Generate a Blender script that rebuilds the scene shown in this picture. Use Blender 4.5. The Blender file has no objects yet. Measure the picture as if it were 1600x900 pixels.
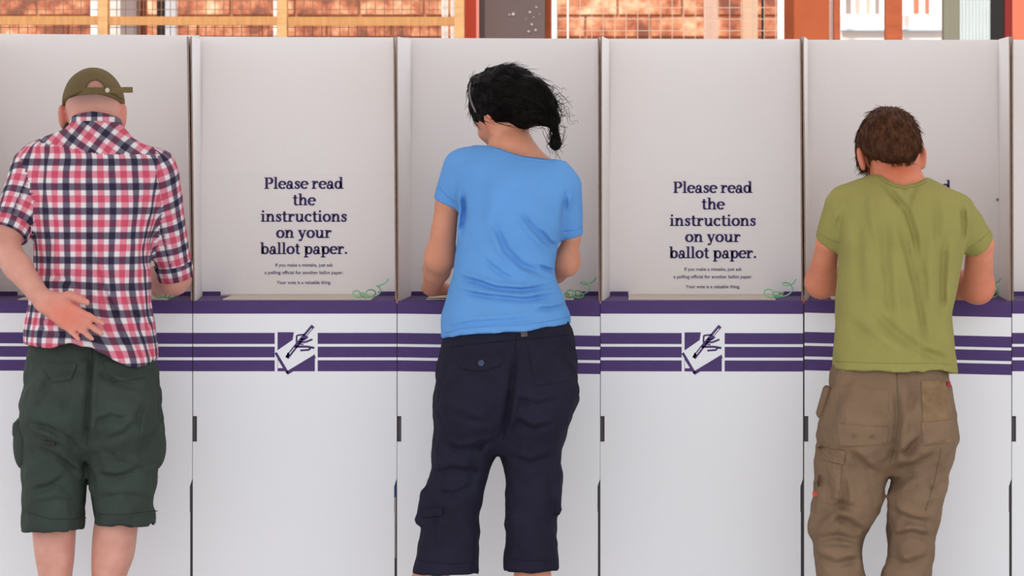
import bpy, bmesh, math, random
import numpy as np
from mathutils import Vector, Matrix
from mathutils.bvhtree import BVHTree

# ---------------------------------------------------------------- camera, sky, sun, exposure
sc = bpy.context.scene
C = sc.collection
F, CX, CY, CZ, VPX, VPY = 6600.0, 0.3333, -11.0, 1.525, 1000.0, 200.0   # focal length in pixels of a 1600x900 frame
cam = bpy.data.cameras.new('camera')
co = bpy.data.objects.new('camera', cam)
C.objects.link(co)
co.location = (CX, CY, CZ)
co.rotation_euler = (math.pi / 2, 0, 0)
cam.sensor_width = 36.0
cam.lens = 36.0 * F / 1600.0
cam.shift_x = (800 - VPX) / 1600.0
cam.shift_y = -(450 - VPY) / 1600.0
cam.clip_end = 200
cam.dof.use_dof = True
cam.dof.focus_distance = 10.8
cam.dof.aperture_fstop = 7.1
sc.camera = co

world = bpy.data.worlds.new('sky')
sc.world = world
world.use_nodes = True
bg = world.node_tree.nodes['Background']
bg.inputs['Color'].default_value = (0.90, 0.945, 1.0, 1)
bg.inputs['Strength'].default_value = 1.25

sl = bpy.data.lights.new('sun', 'SUN')
sl.energy = 2.2
sl.angle = math.radians(1.0)
sl.color = (1.0, 0.95, 0.88)
so = bpy.data.objects.new('sun', sl)
C.objects.link(so)
so.location = (-3, -8, 9)
so.rotation_euler = Vector((0.22, 0.62, -0.75)).to_track_quat('-Z', 'Y').to_euler()

sc.view_settings.view_transform = 'Standard'
sc.view_settings.look = 'None'
sc.view_settings.gamma = 1
sc.view_settings.use_curve_mapping = False
sc.view_settings.exposure = 0.57

# ---------------------------------------------------------------- helpers
def S(y):
    return (y - CY) / F

def W(px, py, y):
    """the point at depth y that a pixel of the photograph looks at"""
    s = S(y)
    return np.array([CX + (px - VPX) * s, y, CZ - (py - VPY) * s])

def lin(c):
    out = []
    for v in c:
        v = v / 255.0
        out.append(v / 12.92 if v <= 0.04045 else ((v + 0.055) / 1.055) ** 2.4)
    return (*out, 1.0)

def mat(name, rgb, rough=0.7, var=0.0, vscale=8.0, bump=0.0, bscale=60.0, stretch=(1, 1, 1), sss=0.0, spec=0.3, metal=0.0, rgb2=None):
    m = bpy.data.materials.new(name)
    m.use_nodes = True
    nt = m.node_tree
    p = nt.nodes['Principled BSDF']
    p.inputs['Roughness'].default_value = rough
    p.inputs['Specular IOR Level'].default_value = spec
    p.inputs['Metallic'].default_value = metal
    c = lin(rgb)
    p.inputs['Base Color'].default_value = c
    tc = nt.nodes.new('ShaderNodeTexCoord')
    mp = nt.nodes.new('ShaderNodeMapping')
    mp.inputs['Scale'].default_value = stretch
    nt.links.new(tc.outputs['Object'], mp.inputs['Vector'])
    if var > 0 or rgb2:
        nz = nt.nodes.new('ShaderNodeTexNoise')
        nz.inputs['Scale'].default_value = vscale
        nz.inputs['Detail'].default_value = 4
        nt.links.new(mp.outputs[0], nz.inputs['Vector'])
        mx = nt.nodes.new('ShaderNodeValToRGB')
        c2 = lin(rgb2) if rgb2 else tuple(max(0, v * (1 - var)) for v in c[:3]) + (1,)
        c1 = c if rgb2 else tuple(min(1, v * (1 + var)) for v in c[:3]) + (1,)
        mx.color_ramp.elements[0].position = 0.3
        mx.color_ramp.elements[1].position = 0.7
        mx.color_ramp.elements[0].color = c2
        mx.color_ramp.elements[1].color = c1
        nt.links.new(nz.outputs['Fac'], mx.inputs['Fac'])
        nt.links.new(mx.outputs['Color'], p.inputs['Base Color'])
    if bump > 0:
        nb = nt.nodes.new('ShaderNodeTexNoise')
        nb.inputs['Scale'].default_value = bscale
        nb.inputs['Detail'].default_value = 5
        nt.links.new(mp.outputs[0], nb.inputs['Vector'])
        b = nt.nodes.new('ShaderNodeBump')
        b.inputs['Strength'].default_value = bump
        b.inputs['Distance'].default_value = 0.01
        nt.links.new(nb.outputs['Fac'], b.inputs['Height'])
        nt.links.new(b.outputs['Normal'], p.inputs['Normal'])
    if sss > 0:
        p.inputs['Subsurface Weight'].default_value = sss
        p.inputs['Subsurface Radius'].default_value = (0.012, 0.005, 0.003)
        p.inputs['Subsurface Scale'].default_value = 1.0
    return m

def link(name, me, mats, parent=None, smooth=False):
    o = bpy.data.objects.new(name, me)
    C.objects.link(o)
    for m in (mats if isinstance(mats, (list, tuple)) else [mats]):
        if m.name not in [x.name for x in me.materials if x]:
            me.materials.append(m)
    if parent:
        o.parent = parent
    if smooth:
        me.polygons.foreach_set('use_smooth', np.ones(len(me.polygons), dtype=bool))
    return o

def tag(o, label=None, cat=None, group=None, kind=None):
    if label: o['label'] = label
    if cat: o['category'] = cat
    if group: o['group'] = group
    if kind: o['kind'] = kind
    return o

def empty(name, loc):
    o = bpy.data.objects.new(name, None)
    C.objects.link(o)
    o.location = tuple(float(v) for v in loc)
    o.empty_display_size = 0.1
    return o

class MB:
    """collects boxes, prisms and tubes into one mesh"""
    def __init__(s):
        s.v, s.f, s.m = [], [], []
    def add(s, vs, fs, mi=0):
        n = len(s.v)
        s.v += [tuple(float(q) for q in p) for p in vs]
        s.f += [tuple(i + n for i in f) for f in fs]
        s.m += [mi] * len(fs)
        return s
    def hexa(s, p, mi=0):
        """p: 4 points of one side (counter-clockwise seen from outside) then the 4 opposite"""
        return s.add(p, [(0, 1, 2, 3), (7, 6, 5, 4), (0, 4, 5, 1), (1, 5, 6, 2), (2, 6, 7, 3), (3, 7, 4, 0)], mi)
    def box(s, lo, hi, mi=0):
        x0, y0, z0 = lo; x1, y1, z1 = hi
        return s.hexa([(x0, y0, z0), (x1, y0, z0), (x1, y0, z1), (x0, y0, z1),
                       (x0, y1, z0), (x1, y1, z0), (x1, y1, z1), (x0, y1, z1)], mi)
    def pbox(s, px0, px1, py0, py1, y0, y1, mi=0):
        """a box whose front face at depth y0 spans the pixels"""
        a = W(px0, py1, y0); b = W(px1, py0, y0)
        return s.box((a[0], y0, a[2]), (b[0], y1, b[2]), mi)
    def tube(s, pts, radii, n=6, mi=0):
        pts = [np.array(p, dtype=float) for p in pts]
        if not hasattr(radii, '__len__'): radii = [radii] * len(pts)
        vs, fs = [], []
        prev = None
        for i, p in enumerate(pts):
            t = pts[min(i + 1, len(pts) - 1)] - pts[max(i - 1, 0)]
            t = t / (np.linalg.norm(t) + 1e-9)
            a = prev if prev is not None else (np.array([0, 0, 1.0]) if abs(t[2]) < 0.9 else np.array([1.0, 0, 0]))
            u = np.cross(t, a); 
            if np.linalg.norm(u) < 1e-6: u = np.cross(t, np.array([0, 1.0, 0]))
            u /= np.linalg.norm(u); w = np.cross(u, t); prev = w
            for k in range(n):
                q = 2 * math.pi * k / n
                vs.append(p + radii[i] * (math.cos(q) * u + math.sin(q) * w))
        for i in range(len(pts) - 1):
            for k in range(n):
                fs.append((i * n + k, i * n + (k + 1) % n, (i + 1) * n + (k + 1) % n, (i + 1) * n + k))
        fs.append(tuple(range(n))[::-1]); fs.append(tuple((len(pts) - 1) * n + k for k in range(n)))
        return s.add(vs, fs, mi)
    def build(s, name, mats, parent=None, smooth=False, off=None):
        v = np.array(s.v)
        if off is None and parent is not None:
            off = root_loc(parent)
        if off is not None: v = v - np.array(off)
        me = bpy.data.meshes.new(name)
        me.from_pydata([tuple(p) for p in v], [], s.f)
        o = link(name, me, mats, parent, smooth)
        if max(s.m, default=0) > 0:
            me.polygons.foreach_set('material_index', np.array(s.m, dtype=np.int32))
        me.update()
        return o

def root_loc(o):
    while o.parent: o = o.parent
    return np.array(o.location)

random.seed(7)
rng = np.random.default_rng(7)
# ---------------------------------------------------------------- materials of the place
M_board = mat('white_cardboard', (239, 233, 231), 0.75, 0.02, 2.0, 0.05, 90)
M_edge = mat('cardboard_edge', (150, 126, 112), 0.9, 0.12, 60)
M_purple = mat('purple_print', (80, 57, 112), 0.65, 0.05, 30)
M_white = mat('white_print', (243, 242, 244), 0.7)
M_cream = mat('cream_board', (214, 203, 188), 0.8, 0.04, 20)
M_seam_shade = mat('seam_shade_grey', (96, 90, 92), 0.9)
M_ink = mat('dark_purple_ink', (62, 48, 98), 0.7)
M_grey_ink = mat('grey_purple_ink', (92, 80, 112), 0.7)
M_cord = mat('green_cord', (136, 200, 152), 0.45)
M_floor = mat('concrete', (162, 161, 162), 0.9, 0.1, 3, 0.1, 30)
M_shade_roof = mat('shade_roof_lining', (216, 198, 180), 0.9, 0.04, 3)  # underside of the added roof, warm so its bounce tints the booth tops
M_pine = mat('pine', (206, 158, 106), 0.6, 0.14, 14, 0.1, 40, (1, 1, 6))
M_pine_rail = mat('pine_rail', (190, 136, 84), 0.6, 0.14, 14, 0.1, 40, (6, 1, 1))
M_redpaint = mat('red_paint', (205, 76, 48), 0.5, 0.06, 8)
M_redpaint2 = mat('coral_paint', (222, 112, 84), 0.5, 0.05, 8)
M_darkpanel = mat('dark_panel', (98, 82, 80), 0.7, 0.06, 6)
M_whitepaint = mat('white_paint', (246, 240, 230), 0.5)
M_greypaint = mat('grey_paint', (150, 134, 130), 0.6)
M_black = mat('black_paint', (32, 26, 26), 0.5)
M_wire = mat('wire', (196, 172, 150), 0.5, metal=0.3)
M_brownwood = mat('brown_timber', (168, 84, 50), 0.7, 0.18, 7, 0.1, 30, (1, 1, 3))
M_olive = mat('olive_grey_paint', (128, 124, 106), 0.7, 0.05)
M_curtain = mat('grey_curtain', (200, 206, 204), 0.8, 0.05)
M_speck = mat('pale_speck', (176, 164, 160), 0.6)
M_tape = mat('blue_tape', (48, 92, 160), 0.5)

def brick_mat():
    m = bpy.data.materials.new('mottled_brick')
    m.use_nodes = True
    nt = m.node_tree; p = nt.nodes['Principled BSDF']; p.inputs['Roughness'].default_value = 0.85
    oi = nt.nodes.new('ShaderNodeObjectInfo')
    ge = nt.nodes.new('ShaderNodeNewGeometry')
    nz = nt.nodes.new('ShaderNodeTexNoise'); nz.inputs['Scale'].default_value = 11; nz.inputs['Detail'].default_value = 5; nz.inputs['Roughness'].default_value = 0.65
    n2 = nt.nodes.new('ShaderNodeTexNoise'); n2.inputs['Scale'].default_value = 2.2; n2.inputs['Detail'].default_value = 2
    nt.links.new(ge.outputs['Position'], nz.inputs['Vector']); nt.links.new(ge.outputs['Position'], n2.inputs['Vector'])
    ad = nt.nodes.new('ShaderNodeMath'); ad.operation = 'MULTIPLY_ADD'
    nt.links.new(nz.outputs['Fac'], ad.inputs[0]); ad.inputs[1].default_value = 2.6
    a2 = nt.nodes.new('ShaderNodeMath'); a2.operation = 'MULTIPLY_ADD'
    nt.links.new(n2.outputs['Fac'], a2.inputs[0]); a2.inputs[1].default_value = 0.9
    a3 = nt.nodes.new('ShaderNodeMath'); a3.operation = 'MULTIPLY_ADD'
    nt.links.new(oi.outputs['Random'], a3.inputs[0]); a3.inputs[1].default_value = 0.3; a3.inputs[2].default_value = -1.45
    nt.links.new(a3.outputs[0], a2.inputs[2]); nt.links.new(a2.outputs[0], ad.inputs[2])
    mu = ad
    cr = nt.nodes.new('ShaderNodeValToRGB')
    e = cr.color_ramp.elements
    e[0].position = 0.08; e[0].color = lin((130, 76, 58))
    e[1].position = 0.95; e[1].color = lin((238, 204, 168))
    for pos, c in ((0.3, (178, 102, 72)), (0.55, (206, 138, 100)), (0.75, (226, 174, 134))):
        q = e.new(pos); q.color = lin(c)
    nt.links.new(mu.outputs[0], cr.inputs['Fac'])
    nt.links.new(cr.outputs['Color'], p.inputs['Base Color'])
    return m
M_brick = brick_mat()
M_mortar = mat('mortar', (196, 138, 104), 0.9, 0.06, 10)

# ---------------------------------------------------------------- floor, and an unseen roof added to shade the booths
tag(MB().box((-12, -14, -0.12), (12, 8, 0.0)).build('floor', M_floor), kind='structure')
tag(MB().box((-9, -3.5, 3.6), (9, 0.3, 3.7)).build('shade_roof', M_shade_roof), kind='structure')

# ---------------------------------------------------------------- what stands behind the booths
YW = 4.2     # sunlit brick wall
bw = MB()
wall_x0, wall_x1 = W(-900, 0, YW)[0], W(1296, 0, YW)[0]
wall = tag(MB().box((wall_x0, YW, 0), (wall_x1, YW + 0.2, 3.2)).build('wall_back', M_mortar), kind='structure')
# the courses of brick that show above the booths, each brick a piece of its own
bm_brick = bpy.data.meshes.new('brick')
_b = MB().box((0, -0.012, 0), (0.222, 0.01, 0.068))
bm_brick.from_pydata(_b.v, [], _b.f)
bm_brick.materials.append(M_brick)
vis_x0 = W(-40, 0, YW)[0]
row = 0
z = 1.466
while z < 2.45:
    x = vis_x0 + (0.116 if row % 2 else 0)
    while x + 0.222 < wall_x1:
        o = bpy.data.objects.new('brick', bm_brick)
        C.objects.link(o); o.parent = wall
        o.location = (x, YW - 0.001, z)
        x += 0.232
    z += 0.078; row += 1

def post(name, px0, px1, y, dep, m, label, cat='post', group=None, ztop=3.0):
    a = W(px0, 0, y)[0]; b = W(px1, 0, y)[0]
    o = MB().box((0, 0, 0), (b - a, dep, ztop)).build(name, m)
    o.location = (a, y, 0)
    return tag(o, label, cat, group)

# pine frame with wire mesh, on the left
YT = 2.2
fr = empty('pine_mesh_frame', (W(420, 0, YT)[0], YT, 0))
tag(fr, 'pine timber screen frame with wire mesh behind the left booths', 'screen')
for a, b in ((-130, -114), (153, 168), (433, 448), (710, 725)):
    x0 = W(a, 0, YT)[0]; x1 = W(b, 0, YT)[0]
    MB().box((x0, YT, 0), (x1, YT + 0.06, 2.9)).build('post', M_pine, fr)
for a, b, yy in ((-114, 153, 0), (168, 433, 1), (448, 710, 2)):
    x0 = W(a, 0, YT)[0]; x1 = W(b, 0, YT)[0]
    for zz in (W(0, 38.5 + yy * 0.6, YT)[2], 0.9):
        MB().box((x0, YT + 0.008, zz), (x1, YT + 0.05, zz + 0.027)).build('rail', M_pine_rail, fr)
mesh = MB()
xa, xb = W(-130, 0, YT)[0], W(688, 0, YT)[0]
x = xa
while x < xb:
    mesh.box((x, YT + 0.062, 0.3), (x + 0.0022, YT + 0.0642, 2.9)); x += 0.028
z = 0.3
while z < 2.9:
    mesh.box((xa, YT + 0.0642, z), (xb, YT + 0.0662, z + 0.002)); z += 0.028
mesh.build('wire_mesh', mat('dull_wire', (128, 98, 78), .6), fr)

post('white_post_or_slit', 141, 152, 3.0, 0.05, M_whitepaint, 'white upright seen just left of the first pine post')
post('white_post_or_slit', 169, 189, 3.05, 0.05, M_whitepaint, 'broad white upright just right of the first pine post')
post('grey_post', 188, 213, 3.0, 0.1, M_greypaint, 'blurred mauve grey post behind the wire mesh')
post('brown_post', 219, 227, 3.1, 0.06, M_brownwood, 'narrow brown post right of the mauve grey post')
post('black_post', 245, 257, 3.0, 0.06, M_black, 'thin black post behind the wire mesh above the plaid shirt')
post('grey_white_post', 258, 274, 3.0, 0.06, mat('pale_grey_paint', (205, 205, 206), 0.5), 'pale grey post touching the thin black post')
post('white_post_or_slit', 427, 433, 2.6, 0.03, M_whitepaint, 'thin white strip against the middle pine post')
post('white_post_or_slit', 690, 700, 2.6, 0.04, M_whitepaint, 'bright slit left of the last pine post, built as a white upright')  # white paint stands for the brightness of a slit between posts
post('white_post_or_slit', 704, 710, 2.6, 0.04, M_whitepaint, 'thin bright slit touching the last pine post, built as a white upright')  # second bright slit, put in as a white painted upright
post('red_post', 725.5, 744, 2.3, 0.1, M_redpaint, 'red painted post beside the dark panel above the woman')
post('pink_edge_trim', 744, 748, 2.3, 0.06, mat('pink_paint', (222, 140, 122), 0.6), 'thin pink trim between red post and dark panel', 'trim')
# dark panel with white specks
dp = post('display_screen', 748, 851, 2.35, 0.05, M_darkpanel, 'dark mauve board with white specks above the woman', 'board')
dr = root_loc(dp)
for px, py, r in ((802, 22, 4), (828, 19, 3), (838, 11, 2.5), (831, 38, 3), (837, 47, 3), (826, 49, 3), (834, 27, 1.6), (822, 30, 1.4), (796, 23, 2.2), (843, 22, 1.2)):
    c = W(px, py, 2.35); r *= 0.62 * S(2.35)
    MB().tube([(c[0], 2.3475, c[2]), (c[0], 2.351, c[2])], r, 8).build('speck', M_speck, dp)
post('brown_post', 851, 862, 2.4, 0.06, M_brownwood, 'red brown timber edge right of the dark panel')
# second mesh panel with white frame posts
fr2 = empty('mesh_fence_panel', (W(1040, 0, 2.4)[0], 2.4, 0))
tag(fr2, 'wire mesh fence panel with white end posts above the woman and empty booth', 'fence')
for a, b in ((862, 870), (886, 888.5), (1215, 1225)):
    MB().box((W(a, 0, 2.4)[0], 2.4, 0), (W(b, 0, 2.4)[0], 2.43, 2.9)).build('post', M_whitepaint, fr2)
mesh = MB()
xa, xb = W(870, 0, 2.4)[0], W(1215, 0, 2.4)[0]
x = xa
while x < xb:
    mesh.box((x, 2.41, 0.3), (x + 0.0024, 2.4124, 2.9)); x += 0.0365
z = 0.3
while z < 2.9:
    mesh.box((xa, 2.4124, z), (xb, 2.4148, z + 0.0024)); z += 0.0365
mesh.build('wire_mesh', M_wire, fr2)
post('pale_post', 1100, 1121, 3.2, 0.06, mat('pale_pink_paint', (224, 186, 166), 0.6), 'blurred pale pink post behind the wire mesh fence')
post('pale_post', 1160, 1184, 3.2, 0.06, mat('cream_paint', (228, 190, 160), 0.6), 'blurred cream post behind the right end of the mesh fence')
post('black_post', 1190, 1195, 2.6, 0.03, M_black, 'thin black post near the right end of the mesh fence')
post('timber_board', 1225.5, 1296, 2.5, 0.05, mat('red_brown_board', (166, 82, 46), 0.7, 0.16, 5, 0.1, 20), 'wide red brown timber board above the right empty booth', 'board')
post('white_post_or_slit', 1297, 1303, 2.7, 0.03, M_whitepaint, 'thin white gap right of the red brown board, built as a strip')  # white upright standing in for a bright gap
post('brown_post', 1303, 1313, 2.5, 0.07, M_brownwood, 'narrow brown timber post left of the bright window')
post('brown_post', 1384, 1410, 2.5, 0.09, M_brownwood, 'wide brown timber post between two bright windows')
post('olive_column', 1475, 1499, 2.5, 0.1, M_olive, 'olive grey column beside pale ribbed curtain', 'column')
# bright windows at the right: sunlit white wall with ledge and slats
ww = tag(MB().pbox(1290, 1760, -700, 1000, 4.0, 4.1).build('wall_right', mat('white_render', (238, 236, 238), 0.8, 0.05, 4)), kind='structure')
M_blush = mat('blush_slat', (214, 172, 160), 0.7)
M_paleblue = mat('pale_blue_slat', (196, 212, 226), 0.7)
for k, (a, b, m) in enumerate(((1322, 1330, M_greypaint), (1337, 1344, M_blush), (1354, 1360, M_blush), (1368, 1374, M_greypaint),
                               (1412, 1420, M_paleblue), (1428, 1436, M_redpaint2), (1446, 1452, M_redpaint2), (1462, 1470, M_paleblue))):
    lab = ['grey slat nearest the narrow brown post', 'first blush slat in the left bright window', 'second blush slat in the left bright window',
           'grey slat against the wide brown post', 'pale blue slat right of the wide brown post', 'first coral slat in the right bright window',
           'second coral slat in the right bright window', 'pale blue slat against the olive column'][k]
    o = MB().pbox(a, b, -60, 22, 3.8, 3.83).build('blind_slat', m)
    tag(o, lab, 'slat', 'slats in the bright windows')
led = empty('window_ledge', W(1394, 66, 3.55))
tag(led, 'bright white ledge running behind the brown posts at right', 'ledge')
MB().pbox(1312, 1476, 24, 66, 3.55, 4.0).build('shelf', M_whitepaint, led)
MB().pbox(1314, 1474, 45.5, 48, 3.53, 3.56).build('rail', M_paleblue, led)

cur = MB()
for k in range(9):
    a = 1499.5 + k * 5.3
    p0 = W(a, 0, 2.5)[0]; p1 = W(a + 5.3, 0, 2.5)[0]; pm = (p0 + p1) / 2
    cur.hexa([(p0, 2.5, 0), (pm, 2.494, 0), (pm, 2.494, 3), (p0, 2.5, 3), (p0, 2.52, 0), (pm, 2.52, 0), (pm, 2.52, 3), (p0, 2.52, 3)])
    cur.hexa([(pm, 2.494, 0), (p1, 2.5, 0), (p1, 2.5, 3), (pm, 2.494, 3), (pm, 2.52, 0), (p1, 2.52, 0), (p1, 2.52, 3), (pm, 2.52, 3)])
tag(cur.build('ribbed_curtain', M_curtain), 'pale grey ribbed curtain right of the olive column', 'curtain')
post('black_post', 1548, 1568, 2.5, 0.08, M_black, 'wide black post near the right edge')
post('dark_red_post', 1568.5, 1581, 2.52, 0.08, mat('dark_red_paint', (140, 42, 40), 0.5), 'dark red post edge between black and coral posts')
post('coral_post', 1582, 1640, 2.5, 0.1, M_redpaint2, 'coral orange painted post at the far right edge')

# ---------------------------------------------------------------- lettering
def arc(cx, cy, rx, ry, a0, a1, thick=0.16, thin=0.07, n=14):
    pts = []
    for i in range(n + 1):
        a = math.radians(a0 + (a1 - a0) * i / n)
        pts.append((cx + rx * math.cos(a), cy + ry * math.sin(a), thin + (thick - thin) * abs(math.cos(a))))
    return ('s', pts)
def R(x0, y0, x1, y1): return ('r', (x0, y0, x1, y1))
def B(x, y, r): return ('b', (x, y, r))
FT = 0.075
G = {
 'l': (0.40, [R(.1, 0, .27, 1.05), R(0, 0, .38, FT), R(0, .99, .15, 1.05)]),
 'i': (0.40, [R(.1, 0, .27, .7), R(0, 0, .38, FT), R(0, .63, .15, .7), B(.185, .93, .105)]),
 'n': (0.80, [R(.1, 0, .27, .7), R(0, 0, .36, FT), R(0, .63, .15, .7), arc(.42, .44, .17, .22, 180, 0, .15, .1), R(.51, 0, .68, .46), R(.43, 0, .78, FT)]),
 'h': (0.80, [R(.1, 0, .27, 1.05), R(0, 0, .36, FT), R(0, .99, .15, 1.05), arc(.42, .44, .17, .22, 180, 0, .15, .1), R(.51, 0, .68, .46), R(.43, 0, .78, FT)]),
 'u': (0.80, [R(.1, .24, .27, .7), R(0, .63, .15, .7), arc(.36, .25, .18, .21, 180, 360, .15, .1), R(.51, 0, .68, .7), R(.42, .63, .55, .7), R(.6, 0, .78, FT)]),
 'r': (0.60, [R(.1, 0, .27, .7), R(0, 0, .40, FT), R(0, .63, .15, .7), arc(.43, .42, .17, .22, 180, 70, .13, .1), B(.5, .57, .09)]),
 'o': (0.70, [arc(.35, .35, .255, .31, 0, 360, .17, .08, 24)]),
 'c': (0.62, [arc(.36, .35, .265, .31, 55, 315, .17, .08, 20), B(.49, .56, .09)]),
 'e': (0.64, [arc(.34, .35, .26, .31, 5, 318, .17, .08, 22), R(.12, .34, .63, .41)]),
 'a': (0.68, [arc(.26, .19, .17, .17, 0, 360, .13, .08, 18), R(.4, .05, .56, .5), arc(.33, .48, .15, .19, 0, 170, .13, .08), B(.18, .52, .09), R(.45, 0, .67, FT)]),
 's': (0.54, [('s', [(.44, .56, .09), (.36, .64, .09), (.24, .65, .1), (.14, .58, .13), (.14, .49, .14), (.24, .41, .16), (.34, .33, .16), (.42, .25, .14), (.42, .14, .13), (.34, .06, .1), (.22, .04, .09), (.1, .12, .09)]), R(.4, .46, .48, .68), R(.06, .02, .14, .25)]),
 't': (0.48, [R(.13, .14, .30, .92), R(.01, .62, .44, .70), arc(.32, .17, .105, .13, 180, 330, .15, .09)]),
 'd': (0.78, [arc(.31, .35, .22, .31, 0, 360, .16, .08, 22), R(.48, 0, .65, 1.05), R(.38, .99, .55, 1.05), R(.6, 0, .77, FT)]),
 'b': (0.76, [R(.1, 0, .27, 1.05), R(0, .99, .15, 1.05), arc(.43, .35, .22, .31, 0, 360, .16, .08, 22)]),
 'p': (0.76, [R(.1, -.3, .27, .7), R(0, .63, .15, .7), R(0, -.3, .38, -.3 + FT), arc(.43, .35, .22, .31, 0, 360, .16, .08, 22)]),
 'y': (0.70, [('s', [(.13, .68, .17), (.37, .04, .15)]), ('s', [(.58, .68, .08), (.36, .05, .09), (.28, -.2, .09), (.16, -.24, .09)]), B(.14, -.2, .09), R(0, .63, .3, .7), R(.44, .63, .72, .7)]),
 'P': (0.78, [R(.1, 0, .29, 1.0), R(0, 0, .40, FT), R(0, .93, .4, 1.0), R(.29, .43, .42, .5), arc(.40, .715, .26, .25, -90, 90, .18, .07)]),
 '.': (0.30, [B(.14, .1, .11)]),
}
def line_shapes(text):
    x = 0; out = []
    for ch in text:
        if ch == ' ':
            x += 0.30; continue
        adv, sh = G[ch]
        out.append((x, sh)); x += adv
    return out, x
def put_flat(mb, poly, y, mi=0):
    """a flat printed polygon (x, z) facing the viewer at depth y"""
    n = len(poly)
    mb.add([(p[0], y, p[1]) for p in poly], [tuple(range(n))], mi)
def put_text(mb, text, pxc, width_px, base_py, unit_px, y):
    shp, total = line_shapes(text)
    k = width_px / total
    def T(x, z): 
        w = W(pxc - width_px / 2 + x * k, base_py - z * unit_px, y); return (w[0], w[2])
    for x0, sh in shp:
        for kind, d in sh:
            if kind == 'r':
                g = .008 if d[2] - d[0] < d[3] - d[1] else 0
                h = .012 if not g else 0
                put_flat(mb, [T(x0 + d[0] - g, d[1]), T(x0 + d[2] + g, d[1]), T(x0 + d[2] + g, d[3] + h), T(x0 + d[0] - g, d[3] + h)], y)
            elif kind == 'b':
                put_flat(mb, [T(x0 + d[0] + d[2] * math.cos(q * math.pi / 5), d[1] + d[2] * math.sin(q * math.pi / 5)) for q in range(10)], y)
            else:
                L, Rr = [], []
                for i, (a, b, w) in enumerate(d):
                    p0 = d[max(i - 1, 0)]; p1 = d[min(i + 1, len(d) - 1)]
                    tx, ty = p1[0] - p0[0], p1[1] - p0[1]; q = math.hypot(tx, ty) or 1
                    if len(d) > 15 and abs(d[0][0] - d[-1][0]) < 1e-6 and abs(d[0][1] - d[-1][1]) < 1e-6 and i in (0, len(d) - 1):
                        tx, ty = d[1][0] - d[-2][0], d[1][1] - d[-2][1]; q = math.hypot(tx, ty)
                    nx, ny = -ty / q, tx / q; w = w * 1.18 + .014
                    L.append(T(x0 + a + nx * w / 2, b + ny * w / 2)); Rr.append(T(x0 + a - nx * w / 2, b - ny * w / 2))
                for i in range(len(d) - 1):
                    put_flat(mb, [L[i], Rr[i], Rr[i + 1], L[i + 1]], y)
def small_text(text, pxc, width_px, base_py, y, parent):
    cu = bpy.data.curves.new('small_print', 'FONT')
    cu.body = text; cu.align_x = 'CENTER'; cu.size = 1.0; cu.offset = 0.014
    o = bpy.data.objects.new('tmp', cu); C.objects.link(o)
    bpy.context.view_layer.update()
    me = bpy.data.meshes.new_from_object(o.evaluated_get(bpy.context.evaluated_depsgraph_get()))
    bpy.data.objects.remove(o)
    n = len(me.vertices); v = np.empty(n * 3); me.vertices.foreach_get('co', v); v = v.reshape(-1, 3)
    k = width_px * S(y) / (v[:, 0].max() - v[:, 0].min())
    c = W(pxc, base_py, y); off = root_loc(parent)
    out = np.stack([v[:, 0] * k + c[0], np.full(n, y), v[:, 1] * k + c[2]], 1) - off
    me.vertices.foreach_set('co', out.ravel()); me.update()
    ob = link('small_print', me, M_grey_ink, parent)
    return ob

# ---------------------------------------------------------------- the cardboard voting booths
YB = 0.35      # depth of a booth
DESK = W(0, 470, 0)[2]
TOPZ = W(0, 57, 0)[2]
BANDS = [(470, 490, 1), (490, 520, 0), (520, 537.3, 1), (537.3, 541.6, 0), (541.6, 558.3, 1), (558.3, 562.8, 0), (562.8, 580, 1),
         (580, 650, 0), (650, 690, 0), (690, 748, 0), (748, 760, 0), (760, 800, 0), (800, 1116, 0)]
T_ = 0.004
def side_panel(parent, fb, ft, bb, bt, right):
    """fb.. = pixel columns of the front/back edge at desk height and at the top"""
    mb = MB()
    sg = -1 if right else 1
    def P(px, y, zz):
        return np.array([W(px, 0, y)[0], y, zz])
    a, b, c, d = P(fb, 0, DESK - 0.004), P(ft, 0, TOPZ), P(bt, YB, TOPZ), P(bb, YB, DESK - 0.004)
    q = [p + np.array([sg * T_, 0, 0]) for p in (a, b, c, d)]
    pts = [a, b, c, d] + q
    mb.add(pts, [(0, 1, 2, 3), (7, 6, 5, 4), (1, 5, 6, 2), (2, 6, 7, 3), (3, 7, 4, 0)] if right else [(3, 2, 1, 0), (4, 5, 6, 7), (2, 6, 5, 1), (3, 7, 6, 2), (0, 4, 7, 3)], 0)
    mb.add(pts, [(0, 4, 5, 1)] if right else [(1, 5, 4, 0)], 1)
    return mb.build('side_panel', [M_board, M_edge], parent)

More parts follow.
